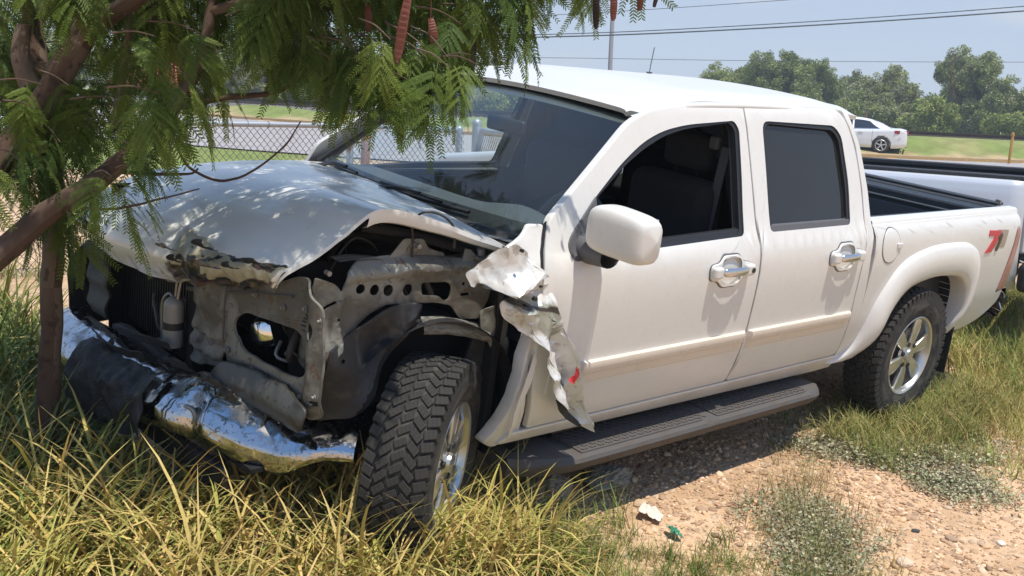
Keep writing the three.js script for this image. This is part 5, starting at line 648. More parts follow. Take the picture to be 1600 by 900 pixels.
// ---------- trees and bushes along the railway ----------
const leafMats = [[0.195, 0.245, 0.055], [0.27, 0.305, 0.09], [0.26, 0.275, 0.12], [0.31, 0.345, 0.08]].map((c) => phy({ color: C3(...c), roughness: 0.8, transmission: 0.25, thickness: 0 }));
const TREES = [];
{
  const clumpGeo = (seed, n, R, s) => { const r = RNG(seed), P = [], I = []; for (let i = 0; i < n; i++) { const th = r() * 6.2832, ph = Math.acos(2 * r() - 1), d = R * Math.pow(r(), 0.4), c = V3(Math.sin(ph) * Math.cos(th) * d, Math.cos(ph) * d * 0.75, Math.sin(ph) * Math.sin(th) * d), a = V3(r() - 0.5, r() - 0.5, r() - 0.5).normalize(), b = V3(r() - 0.5, r() - 0.8, r() - 0.5).cross(a).normalize(), L = s * (0.7 + 0.8 * r()), w = L * 0.42, o = P.length / 3; for (const [x, y] of [[-1, 0], [0, -0.6], [1, 0], [0, 0.6]]) P.push(c.x + a.x * x * L + b.x * y * w * 1.6, c.y + a.y * x * L + b.y * y * w * 1.6, c.z + a.z * x * L + b.z * y * w * 1.6); I.push(o, o + 1, o + 2, o, o + 2, o + 3); } const g = new THREE.BufferGeometry(); g.setAttribute('position', new THREE.Float32BufferAttribute(P, 3)); g.setIndex(I); g.computeVertexNormals(); return g; };
  const CL = [1, 2, 3].map((k) => clumpGeo(k * 31, 150, 0.62, 0.115));
  const bark = std({ map: barkTex, color: C3(1.4, 1.3, 1.2), roughness: 0.95 });
  const bushLabels = {};
  function farTree(label, x, z, h, w, mi, seed, o = {}) {
    const r = RNG(seed), y0 = o.y ?? 0.3, t = thing(o.kind || 'mesquite_tree', label, o.cat || 'tree', [x, y0, z], o.group);
    const tr = []; const forks = o.bush ? 3 : 3 + Math.floor(r() * 2), tips = [];
    for (let k = 0; k < forks; k++) { const a = k / forks * 6.28 + r(), sp = w * (0.22 + 0.25 * r()), e = [Math.cos(a) * sp, h * (0.55 + 0.25 * r()), Math.sin(a) * sp]; tr.push(taper([[0, -0.3, 0], [e[0] * 0.12, h * 0.22, e[2] * 0.12], [e[0] * 0.6, h * 0.42, e[2] * 0.6], e], [h * 0.032, h * 0.024, h * 0.014, h * 0.005], 10, 7)); tips.push(e); }
    mesh('trunk', merge(tr), bark, t);
    const blobs = []; const nb = Math.round((o.nb || (8 + w * 1.6)) * 1.3); for (let k = 0; k < nb; k++) { const a = r() * 6.28, d = Math.sqrt(r()) * w * 0.42, yy = h * (o.low ?? 0.30) + r() * h * (0.92 - (o.low ?? 0.30)); const env = Math.sqrt(Math.max(0.05, 1 - Math.pow((yy / h - 0.55) / 0.52, 2))); blobs.push([Math.cos(a) * d * env, yy * (1 - 0.06 * d), Math.sin(a) * d * env, 0.055 * w + 0.11 * w * r()]); }
    const N = Math.round((o.n || 26) * nb * 1.35), im = CL.map((g, i) => { const m = new THREE.InstancedMesh(g, leafMats[(mi + (i === 2 ? 1 : 0)) % 4], Math.ceil(N / 3)); m.name = 'crown'; stuff(m); t.add(m); return m; });
    const q = new THREE.Object3D(), col = new THREE.Color(); const cnt = [0, 0, 0];
    for (let i = 0; i < N; i++) { const b = blobs[i % nb], k = i % 3; if (cnt[k] >= im[k].count) continue; const th = r() * 6.28, ph = Math.acos(2 * r() - 1), d = b[3] * (0.45 + 1.05 * Math.pow(r(), 0.8)); q.position.set(b[0] + Math.sin(ph) * Math.cos(th) * d, Math.max(0.1, b[1] + Math.cos(ph) * d * 0.85 - (o.droop || 0) * r() * 0.6), b[2] + Math.sin(ph) * Math.sin(th) * d); q.rotation.set(r() * 6, r() * 6, r() * 6); q.scale.setScalar((o.s || 1) * (0.38 + 0.55 * r())); q.updateMatrix(); im[k].setMatrixAt(cnt[k], q.matrix); const v = 0.75 + 0.5 * r(); im[k].setColorAt(cnt[k], col.setRGB(v, v, v * (0.85 + 0.3 * r()))); cnt[k]++; }
    im.forEach((m, k) => { m.count = cnt[k]; });
    return t;
  }
  // right-hand group (x, z from the photograph's directions)
  const T = [['broad rounded green tree highest of the left group right of the cab roof', 73.4, -46.5, 6.9, 8.4, 0, 11, { low: 0.18, nb: 26 }], ['greyish green tree between the broad tree and the tallest tree', 74.5, -38.2, 6.0, 6.6, 2, 12, { low: 0.12, nb: 22 }], ['tallest upright tree in the right-hand row', 74.4, -31.3, 7.4, 6.6, 1, 13, { low: 0.12, nb: 24 }], ['dark green tree cut by the right edge of the picture', 77.5, -28.0, 5.4, 6, 0, 14, { low: 0.1, nb: 20 }], ['low pale tree just above the rear of the cab roof', 76, -54.8, 5.7, 7.8, 3, 15, { low: 0.15, nb: 18, kind: 'feathery_tree' }], ['feathery yellow green tree filling the left end of the row, beside the broad tree', 74, -50.8, 5.3, 6.0, 3, 25, { low: 0.1, nb: 18, kind: 'feathery_tree' }], ['small bright green bush left of the grey tree', 69, -42.6, 3.4, 4.2, 3, 16, { low: 0.1, nb: 12, kind: 'bush', cat: 'bush', bush: 1 }], ['rounded bush under the greyish tree beside the sedan', 68.5, -36.3, 3.2, 4.4, 1, 17, { low: 0.08, nb: 12, kind: 'bush', cat: 'bush', bush: 1 }], ['leafy green bush at the foot of the tallest tree', 67, -30.6, 2.8, 3.6, 3, 18, { low: 0.05, nb: 10, kind: 'bush', cat: 'bush', bush: 1 }], ['low green bush by the right picture edge', 68, -26.0, 1.9, 3.4, 3, 19, { low: 0.05, nb: 8, kind: 'bush', cat: 'bush', bush: 1 }], ['dark tree filling the gap behind the sedan roof', 82, -46, 5.2, 7.5, 2, 20, { low: 0.05, nb: 20 }], ['dark tree filling the gap behind the greyish tree', 83, -36.5, 5.0, 7, 0, 21, { low: 0.05, nb: 20 }], ['pale feathery shrub top showing above the front of the roof', 50, -57.5, 4.7, 4.2, 3, 22, { low: 0.1, nb: 12, n: 16, kind: 'feathery_tree', cat: 'shrub' }]];
  T.forEach((a) => farTree(a[0], a[1], a[2], a[3], a[4], a[5], a[6], a[7]));
  // hedge of low bushes beyond the track, seen left of and through the windshield
  const where = ['behind the fence at the far left', 'left of the two trunks', 'between the hanging branches', 'above the railway by the second fence post', 'over the windshield pillar', 'seen through the top of the windshield', 'behind the passenger window', 'beyond the roof front'];
  const B = [[22, -74, 5.2, 9], [27, -68, 4.2, 8], [30, -60, 4.5, 8], [33, -54, 3.6, 7], [36, -50, 3.2, 6.5], [40, -46, 3.4, 7], [46, -43, 3.0, 7], [53, -40, 3.0, 7]];
  B.forEach(([x, z, h, w], i) => farTree('low grey green brush ' + where[i], x, z, h, w, [1, 3, 2, 3, 1, 2, 3, 1][i], 40 + i, { low: 0.08, nb: 16, kind: 'bush', cat: 'bush', bush: 1 }));
  // hut under the trees, rust coloured wagons at the far left
  const hut = thing('field_shed', 'low dark shed with a slanting roof under the trees beyond the track', 'shed', [70.5, 0.3, -35.0]); mesh('wall', displace(box(3.6, 1.6, 2.4, 0, 0.8, 0, 0.02), () => {}), std({ color: C3(0.09, 0.08, 0.075), roughness: 0.95 }), hut); mesh('roof', box(4.2, 0.08, 3.0, 0, 1.75, 0, 0.02, 0, 0, 0.08), std({ color: C3(0.16, 0.12, 0.10), roughness: 0.8 }), hut);
  for (const [x, z, l] of [[24.6, -63.0, 'rust red freight container glimpsed between leaves right of the twin trunks']]) { const c = thing('freight_container', l, 'container', [x, 0.5, z]); c.rotation.y = 0.3; mesh('shell', displace(grid((u, v) => { const k = [[0, 0], [0, 2.3], [2.2, 2.3], [2.2, 0]][Math.round(v * 3)]; return [u * 4, k[1] + 0.9, -k[0]]; }, 60, 3), (p) => { p.z += 0.03 * Math.sign(Math.sin(p.x * 12)); }), std({ color: C3(0.40, 0.10, 0.04), roughness: 0.8 }), c); for (const ex of [0, 4]) mesh('end_wall', box(0.06, 2.3, 2.2, ex, 2.05, -1.1), std({ color: C3(0.35, 0.08, 0.03), roughness: 0.8 }), c); mesh('bogie', box(3.6, 0.9, 1.6, 2, 0.45, -1.1, 0.05), M.dark, c); }
}
// ---------- the feathery tree over the hood ----------
const TWIGS = [-1.09,1.89,-.47,-1.00,1.72,-.40,-.18,1.83,.62,-.19,1.73,.78,.03,1.93,.49,.09,1.75,.64,-.62,1.96,-.68,-.49,1.85,-.46,-1.20,1.87,-.11,-1.07,1.87,-.03,-.79,1.92,-1.01,-.65,1.93,-.92,.02,1.94,.60,.08,1.91,.73,-.31,1.85,-.02,-.22,1.77,.17,.04,1.78,-.14,.09,1.70,.09,.22,1.98,.32,.25,1.86,.40,-.99,1.64,-.75,-.81,1.65,-.44,-1.04,1.78,.00,-.86,1.85,.28,-1.09,1.46,-.51,-.83,1.46,-.46,-1.12,1.41,-.68,-1.01,1.24,-.64,-1.03,1.54,-.89,-.89,1.53,-.87,-.26,1.84,.18,-.06,1.86,.30,-.67,1.81,.01,-.48,1.86,.30,-.80,1.89,.11,-.63,1.88,.31,.21,1.94,.02,.31,1.97,.18,-.79,1.88,-.51,-.56,1.85,-.35,-.49,1.87,.61,-.44,1.89,.85,-.74,1.95,-.74,-.43,1.95,-.62,-.42,1.70,.46,-.31,1.69,.52,.46,1.93,.14,.61,1.79,.15,-.86,1.87,-.74,-.66,1.89,-.37,-.41,1.83,-.09,-.28,1.78,.05,-.33,1.89,.14,-.22,1.71,.37,-1.04,1.57,.03,-.90,1.43,.05,-.73,1.87,-.05,-.61,1.72,.28,-1.10,1.85,-.44,-.99,1.81,-.43,.13,1.68,.29,.30,1.72,.42,-.55,1.89,-.16,-.54,1.76,.04,-1.00,1.59,-.06,-.90,1.44,-.01,-.46,1.77,-.68,-.23,1.77,-.66,-1.03,1.81,.31,-.86,1.78,.29,-.74,1.96,-.90,-.61,1.95,-.62,-1.03,1.73,-.87,-.84,1.57,-.60,-1.06,1.85,-1.00,-1.02,1.61,-.73,-.54,1.82,.56,-.48,1.78,.80,.16,1.92,.43,.33,1.98,.69,-1.26,1.27,-.09,-1.15,1.25,.20,-1.02,1.32,-.52,-.93,1.24,-.34,-.95,1.26,-.73,-.84,1.18,-.64,-.14,1.92,-.14,.04,1.78,-.08,-1.01,1.52,-.03,-.91,1.53,.07,-.91,1.83,-.87,-.77,1.64,-.67,-.52,1.86,-.13,-.38,1.82,.09,-.97,1.49,-.70,-.68,1.42,-.61,-.57,1.70,.50,-.48,1.73,.68,-.13,1.84,.15,.01,1.66,.32,-.39,1.85,-.40,-.22,1.84,-.39,.22,1.78,.24,.25,1.71,.45,-.98,1.94,-.73,-.85,1.82,-.69,-1.12,1.38,-.68,-.91,1.41,-.39,-.87,1.74,.21,-.68,1.78,.25,-.61,1.96,-.51,-.51,1.87,-.27,-.60,1.94,-.66,-.35,1.76,-.56,-.20,1.91,-.43,-.12,1.81,-.23,-.53,1.86,.46,-.38,1.81,.64,-.71,1.94,-.79,-.51,1.86,-.77,-.25,1.70,.88,-.19,1.57,1.09,-.19,1.69,.93,-.21,1.60,1.14,-.25,1.67,.74,-.22,1.57,.94,-.31,1.68,.69,-.28,1.61,.80,.03,1.82,.82,.18,1.79,.96,.09,1.87,.87,.32,1.87,.93,.06,1.79,.72,.20,1.75,.85,.31,1.99,.90,.39,1.95,.98,.39,1.91,.99,.45,1.94,1.04,.39,2.05,1.09,.41,1.98,1.13,.46,2.07,1.15,.49,2.01,1.19,-.90,1.32,.52,-.90,1.31,.59,-1.03,1.19,.16,-.97,1.17,.22,-.39,1.69,.48,-.37,1.62,.65,-.69,1.52,.25,-.69,1.44,.41,-.81,1.42,.16,-.76,1.39,.21,-.58,1.63,.32,-.55,1.57,.36,-1.07,1.36,.08,-1.05,1.26,.26,-.20,1.60,1.08,-.18,1.58,1.24,-1.05,1.65,-.33,-.94,1.67,-.22,-.88,1.69,-.12,-.80,1.68,-.05,-.91,1.52,-.11,-.76,1.52,-.02,-.77,1.67,.39,-.65,1.64,.51,-.69,1.70,.15,-.59,1.66,.19,-1.04,1.42,-.12,-.93,1.37,.00,-.93,1.47,.49,-.82,1.46,.60,-1.14,1.47,.12,-1.02,1.47,.22,-1.05,1.51,.29,-.97,1.47,.30,-.99,1.43,.36,-.83,1.43,.36,-.76,1.54,-.20,-.67,1.49,.01,-1.15,1.42,.28,-1.06,1.40,.28,-.81,1.55,.48,-.76,1.51,.66,-.82,1.63,.08,-.71,1.59,.19,-.90,1.68,.09,-.83,1.66,.15,-.93,1.62,.54,-.82,1.62,.57,-.89,1.60,-.27,-.80,1.60,-.15,-.25,1.66,.88,-.22,1.59,1.07,-.24,1.62,1.04,-.21,1.57,1.15,-.25,1.64,.75,-.23,1.58,.92,-.19,1.60,1.09,-.16,1.61,1.18,-.24,1.59,.84,-.22,1.56,.93,-.35,1.67,.51,-.34,1.63,.67,-.33,1.65,.54,-.26,1.64,.61,-.43,1.70,.43,-.36,1.66,.51,-.56,1.65,.33,-.58,1.59,.47,.35,1.97,1.08,.40,1.95,1.12,.38,1.96,1.10,.46,1.95,1.11,.46,2.01,1.16,.50,2.00,1.20,.19,1.90,.95,.35,1.94,.95,.12,1.83,.90,.30,1.84,.92,-.67,1.61,.38,-.66,1.53,.41,-.90,1.24,.47,-.89,1.25,.54,-.93,1.22,.38,-.93,1.22,.52,-1.01,1.36,.14,-.98,1.30,.24,-.90,1.39,.09,-.89,1.35,.24,-1.14,1.28,.18,-1.08,1.23,.24,-.99,1.36,.02,-.96,1.32,.12,-.93,1.31,.02,-.99,1.24,.05,-.98,1.21,-.00,-.94,1.17,.11,-.91,1.14,.01,-.99,1.09,.09,-.97,1.09,.10,-.96,1.04,.19,-1.08,1.19,.11,-1.03,1.16,.17,-.89,1.27,.06,-.88,1.22,.15,-.96,1.45,.03,-.90,1.41,.09,-1.01,1.50,-.04,-1.01,1.43,.12,-.36,1.70,.91,-.33,1.64,1.03,-.17,1.75,.93,-.11,1.70,1.07,-.39,1.65,.76,-.34,1.60,.89,-.34,1.59,.82,-.29,1.56,.94,-.36,1.61,.66,-.33,1.56,.77,-.32,1.56,.92,-.27,1.53,1.04];
{
  const tree = thing('feathery_leaf_tree', 'multi-stemmed tree with feathery leaves and brown pods hanging over the crushed hood', 'tree');
  const bark = std({ map: barkTex, roughness: 0.92, bumpMap: barkTex, bumpScale: 0.006 });
  const knob = (g, a = 0.012) => displace(g, (p) => { p.x += a * fbm(p.x * 9, p.y * 9, p.z * 9, 3); p.z += a * fbm(p.y * 9, p.z * 9, p.x * 9, 3); p.y += a * 0.5 * fbm(p.z * 14, p.x * 14, p.y * 5, 2); });
  const base = [-1.15, 0.0, -0.30];
  const stem = (n, p, r, k = 60) => mesh(n, knob(taper(p, r, k, 14)), bark, tree);
  stem('trunk', [[-0.99, -0.15, -0.16], [-0.94, 0.26, -0.15], [-0.92, 0.59, -0.13], [-0.91, 0.84, -0.12], [-0.90, 1.10, -0.11], [-0.91, 1.36, -0.11], [-0.93, 1.55, -0.11], [-0.93, 1.71, -0.15], [-0.96, 2.1, -0.09], [-0.9, 2.6, 0.2]], [0.050, 0.042, 0.038, 0.036, 0.036, 0.034, 0.03, 0.026, 0.02, 0.012]);
  stem('stem', [[-1.65, -0.15, -0.05], [-1.5, 0.5, 0.0], [-1.36, 0.97, 0.05], [-1.19, 1.19, 0.09], [-1.06, 1.36, 0.09], [-0.98, 1.49, 0.13], [-0.93, 1.59, 0.16], [-0.87, 1.71, 0.18], [-0.81, 1.91, 0.20], [-0.7, 2.4, 0.4], [-0.5, 2.9, 0.7]], [0.06, 0.055, 0.048, 0.046, 0.044, 0.042, 0.038, 0.032, 0.026, 0.018, 0.008], 80);
  stem('stem', [[-1.72, -0.15, 0.05], [-1.58, 0.5, 0.15], [-1.37, 0.84, 0.22], [-1.17, 1.03, 0.28], [-1.05, 1.14, 0.29], [-0.91, 1.24, 0.33], [-0.78, 1.36, 0.35], [-0.69, 1.47, 0.39], [-0.62, 1.61, 0.42], [-0.58, 1.77, 0.42], [-0.54, 1.95, 0.42], [-0.3, 2.4, 0.6], [0.0, 2.7, 0.8]], [0.055, 0.05, 0.045, 0.042, 0.040, 0.036, 0.030, 0.022, 0.015, 0.012, 0.010, 0.008, 0.005], 90);
  const br = (p, r, k = 30) => mesh('branch', knob(taper(p, r, k, 8), 0.006), bark, tree);
  br([[-0.93, 1.59, 0.16], [-0.87, 1.66, 0.12], [-0.84, 1.73, 0.06], [-0.82, 1.95, 0.04], [-0.6, 2.4, -0.1]], [0.04, 0.034, 0.03, 0.022, 0.01]);
  br([[-0.93, 1.59, 0.16], [-0.90, 1.65, 0.17], [-0.84, 1.73, 0.26], [-0.81, 1.77, 0.35], [-0.76, 1.85, 0.52], [-0.55, 2.1, 0.8]], [0.034, 0.03, 0.026, 0.022, 0.016, 0.006]);
  br([[-0.69, 1.47, 0.39], [-0.53, 1.51, 0.40], [-0.34, 1.54, 0.42], [-0.24, 1.63, 0.49], [-0.1, 1.70, 0.6]], [0.012, 0.010, 0.008, 0.006, 0.004]);
  br([[-0.84, 1.27, 0.31], [-0.74, 1.265, 0.34], [-0.62, 1.27, 0.37], [-0.605, 1.285, 0.38]], [0.007, 0.006, 0.005, 0.003]);
  br([[-0.66, 1.44, 0.40], [-0.68, 1.36, 0.40], [-0.645, 1.30, 0.38], [-0.62, 1.28, 0.37], [-0.56, 1.25, 0.43], [-0.52, 1.30, 0.60], [-0.44, 1.38, 0.64], [-0.40, 1.45, 0.66]], [0.004, 0.0045, 0.0045, 0.0045, 0.004, 0.0035, 0.003, 0.002], 50);
  br([[-1.03, 1.14, 0.28], [-0.97, 1.16, 0.30], [-0.89, 1.17, 0.43], [-0.81, 1.21, 0.56], [-0.74, 1.25, 0.68]], [0.005, 0.0045, 0.004, 0.003, 0.002]);
  br([[-0.86, 1.40, 0.33], [-0.82, 1.46, 0.28], [-0.80, 1.56, 0.27], [-0.78, 1.68, 0.27], [-0.74, 1.85, 0.26]], [0.014, 0.013, 0.012, 0.010, 0.007]);
  br([[-0.58, 1.77, 0.42], [-0.35, 1.86, 0.62], [-0.1, 1.88, 0.82], [0.2, 1.93, 1.0], [0.45, 1.97, 1.13]], [0.016, 0.014, 0.011, 0.008, 0.004]);
  br([[-0.54, 1.95, 0.42], [-0.2, 2.0, 0.55], [0.15, 1.98, 0.65], [0.4, 1.95, 0.75]], [0.012, 0.010, 0.008, 0.004]);
  br([[-0.7, 2.4, 0.4], [-0.3, 2.6, 0.5], [0.2, 2.6, 0.6]], [0.02, 0.014, 0.006]);
  br([[-0.93, 1.71, -0.15], [-0.6, 2.1, -0.3], [-0.2, 2.4, -0.35]], [0.02, 0.014, 0.006]);
  br([[-0.91, 1.36, -0.11], [-0.55, 1.62, -0.2], [-0.2, 1.78, -0.25]], [0.016, 0.011, 0.005]);
  // broken stub and snag
  br([[-1.0, 1.50, 0.05], [-1.02, 1.62, 0.02], [-1.0, 1.70, 0.0]], [0.035, 0.03, 0.022]);
  // compound leaf: pairs of pinnae, each with pairs of leaflets
  function leafGeo(seed) {
    const r = RNG(seed), P = [], I = [], up = V3(0, 1, 0); const L = 0.12 + 0.05 * r(), np = 4 + Math.floor(r() * 3), droop = 0.35 + 0.35 * r();
    const quad = (c, d, w, len, roll) => { const a = d.clone().multiplyScalar(len), b = V3().crossVectors(d, w).normalize(); const s = w.clone().multiplyScalar(Math.cos(roll)).addScaledVector(b, Math.sin(roll)).multiplyScalar(len * 0.175), o = P.length / 3; const at = (t, e) => P.push(c.x + a.x * t + s.x * e, c.y + a.y * t + s.y * e, c.z + a.z * t + s.z * e); at(0, 0); at(0.22, 0.95); at(0.72, 0.9); at(1, 0); at(0.72, -0.9); at(0.22, -0.95); I.push(o, o + 1, o + 5, o + 1, o + 2, o + 4, o + 1, o + 4, o + 5, o + 2, o + 3, o + 4); };
    const bar = (a, b, w) => { const o = P.length / 3, d = b.clone().sub(a).normalize(), s = V3().crossVectors(d, up).normalize().multiplyScalar(w), t = V3().crossVectors(d, s).normalize().multiplyScalar(w); for (const q of [a, b]) for (const k of [s, t, s.clone().negate()]) P.push(q.x + k.x, q.y + k.y, q.z + k.z); for (let e = 0; e < 3; e++) { const f = (e + 1) % 3; I.push(o + e, o + 3 + e, o + f, o + f, o + 3 + e, o + 3 + f); } };
    const axis = (t) => V3(L * t * (1 - 0.15 * t), -L * droop * t * t, 0.01 * Math.sin(t * 3 + seed));
    for (let i = 0; i < 4; i++) bar(axis(i / 4), axis((i + 1) / 4), 0.0009);
    for (let k = 0; k < np; k++) for (const s of [-1, 1]) {
      const t = 0.25 + 0.75 * k / (np - 1), o = axis(t), l = (0.095 + 0.04 * r()) * (1 - 0.35 * Math.abs(t - 0.6)), ang = mix(1.15, 0.45, t) + 0.12 * (r() - 0.5), sag = 0.25 + 0.45 * r();
      const pin = (q) => V3(o.x + Math.cos(ang) * l * q, o.y - l * sag * q * (0.35 + 0.65 * q) - 0.1 * l * t * q, o.z + s * Math.sin(ang) * l * q);
      bar(pin(0), pin(0.5), 0.0008); bar(pin(0.5), pin(1), 0.0007);
      const nl = 16 + Math.floor(r() * 3), fold = 0.05 + 0.3 * r();
      for (let j = 1; j <= nl; j++) { const q = j / nl, c = pin(q), tan = pin(Math.min(1.02, q + 0.02)).sub(pin(q - 0.02)).normalize(), side = V3().crossVectors(tan, up).normalize(), nn = V3().crossVectors(side, tan).normalize(); for (const e of [-1, 1]) { const d = side.clone().multiplyScalar(e * 0.86).addScaledVector(tan, 0.5 + 0.2 * r()).addScaledVector(nn, -fold + 0.15 * r()).normalize(); quad(c, d, tan, 0.0172 * (1 - 0.35 * Math.abs(q - 0.45)) * (0.9 + 0.25 * r()), 0.35 * (r() - 0.5)); } } }
    const g = new THREE.BufferGeometry(); g.setAttribute('position', new THREE.Float32BufferAttribute(P, 3)); g.setIndex(I); return toCreasedNormals(g, 0.1); }
  const LEAF = [101, 102, 103, 104, 105, 106].map(leafGeo);
  const LM = [[0.110, 0.165, 0.028], [0.155, 0.215, 0.040], [0.085, 0.138, 0.028], [0.21, 0.265, 0.052], [0.22, 0.17, 0.04]].map((c) => phy({ color: C3(...c), roughness: 0.55, transmission: 0.42, thickness: 0, ior: 1.3, specularIntensity: 0.5 }));
  const r = RNG(2024), mats = []; const all = [];
  const addLeaf = (p, dir, roll, s) => { const q = new THREE.Object3D(); q.position.copy(p); const x = dir.clone().normalize(), z = V3().crossVectors(x, V3(0, 1, 0)); if (z.length() < 0.05) z.set(0, 0, 1); z.normalize(); const y = V3().crossVectors(z, x); const m = new THREE.Matrix4().makeBasis(x, y, z); q.quaternion.setFromRotationMatrix(m); q.rotateX(roll); q.scale.setScalar(s); all.push([q, Math.floor(r() * 6), r() < 0.0 ? 4 : Math.floor(Math.pow(r(), 1.1) * 4)]); };
  const twigG = [];
  for (let i = 0; i < TWIGS.length; i += 6) {
    const A = V3(TWIGS[i], TWIGS[i + 1], TWIGS[i + 2]), B = V3(TWIGS[i + 3], TWIGS[i + 4], TWIGS[i + 5]), L = A.distanceTo(B), n = Math.max(1, Math.round(L / 0.075)), d = B.clone().sub(A).normalize(), side = V3().crossVectors(d, V3(0, 1, 0)).normalize();
    const mid = A.clone().lerp(B, 0.5); mid.y += 0.055 + L * 0.08; A.y += 0.055; B.y += 0.055; twigG.push(taper([A.toArray(), mid.toArray(), B.toArray()], [0.0035, 0.0025, 0.0015], 8, 5));
    for (let k = 0; k < n; k++) { const t = (k + 0.5) / n, p = A.clone().lerp(B, t); p.y += L * 0.08 * 4 * t * (1 - t) * 0.5; const e = k % 2 ? 1 : -1; const dir = d.clone().multiplyScalar(0.45).addScaledVector(side, e * (0.6 + 0.4 * r())).add(V3(0, -0.35 - 0.75 * r(), 0)); addLeaf(p, dir, (r() - 0.5) * 1.1, 0.65 + 0.6 * r()); }
  }
  const nView = all.length;
  const tg = mesh('twig', merge(twigG), bark, tree); tg.userData.kind = 'stuff';
  // the rest of the crown above the picture: it shades hood, front and grass
  const inCrown = (x, y, z) => z < (x > -0.9 ? 0.32 : 0.12) + 0.31 * y && y > (x < -0.55 ? 2.14 : 2.0) && z > -0.40 + 0.15 * (y - 2) && x < 0.30 - 0.10 * (y - 2) && x > -3.4;
  for (let i = 0; i < 1750; i++) {
    const x = mix(-2.0, 0.45, r()), y = mix(2.04, 2.75, Math.pow(r(), 1.3)), z = mix(-0.6, 1.3, r());
    if (!inCrown(x, y, z) || (x < -0.8 && r() < 0.6)) continue;
    if (fbm(x * 1.6, y * 1.6, z * 1.6, 2) < -0.16) continue;
    addLeaf(V3(x, y, z), V3(r() - 0.5, -0.5 - 0.5 * r(), r() - 0.5), (r() - 0.5) * 2, 0.95 + 0.5 * r());
  }
  const nLeafMesh = Math.min(300, nView);
  const rest = {}; all.forEach(([q, g, m], i) => { if (i < nView && i % Math.ceil(nView / 300) === 0) { const l = mesh('leaf', LEAF[g], LM[m], tree); l.position.copy(q.position); l.quaternion.copy(q.quaternion); l.scale.copy(q.scale); } else { const k = g % 3 + '_' + m; (rest[k] ||= []).push(q); } });
  for (const k of Object.keys(rest)) { const [g, m] = k.split('_').map(Number), im = new THREE.InstancedMesh(LEAF[g], LM[m], rest[k].length); im.name = 'foliage'; rest[k].forEach((q, i) => { q.updateMatrix(); im.setMatrixAt(i, q.matrix); }); stuff(im); tree.add(im); }
  // pods
  const podMat = std({ color: C3(0.17, 0.05, 0.028), roughness: 0.55 }), podDark = std({ color: C3(0.035, 0.02, 0.018), roughness: 0.6 });
  const pod = (p, L, W, ry, tilt, m) => { const n = 12; const g = grid((u, v) => { const t = v, w = W * 0.5 * Math.pow(Math.sin(Math.PI * clamp(t * 0.94 + 0.04)), 0.35) * (t > 0.93 ? 0.6 : 1), a = (u * 2 - 1); const bump = 0.0022 * Math.max(0, Math.cos(t * n * 6.2832)) * (1 - a * a); return [a * w, -t * L, bump + 0.0022 * (1 - a * a) + 0.004 * Math.sin(t * 5)]; }, 8, 90); const s = shell(g, 0.003); s.rotateZ(tilt); s.rotateY(ry); s.translate(...p); const st = tube([[p[0], p[1] + 0.05, p[2]], p], 0.0012, 4, 5); const o = mesh('seed_pod', s, m, tree); mesh('pod_stalk', st, podMat, o); };
  pod([-0.30, 1.82, 1.07], 0.19, 0.026, -0.80, -0.16, podMat); pod([-0.20, 1.765, 1.04], 0.095, 0.022, -0.50, 0.20, podMat); pod([-0.11, 1.60, 1.02], 0.075, 0.02, -1.00, 0.05, podDark); pod([0.43, 1.905, 1.16], 0.095, 0.021, -0.60, 0.06, podMat); pod([0.50, 1.91, 1.22], 0.065, 0.018, -1.10, -0.1, podMat); pod([0.53, 1.91, 1.25], 0.052, 0.014, -0.20, 0, podDark); pod([0.39, 1.90, 1.13], 0.12, 0.022, -1.30, 0.0, podDark); pod([-0.22, 1.81, 0.74], 0.08, 0.02, -0.30, 0.1, podMat); pod([-0.21, 1.67, 0.91], 0.10, 0.02, 0.00, 0.05, podDark); pod([0.08, 1.74, 0.89], 0.14, 0.02, 0.30, 0.08, podDark); pod([-0.72, 1.84, 0.30], 0.11, 0.022, -0.60, 0.1, podDark); pod([-0.45, 1.83, 0.60], 0.06, 0.022, -0.90, -0.2, podMat);
}
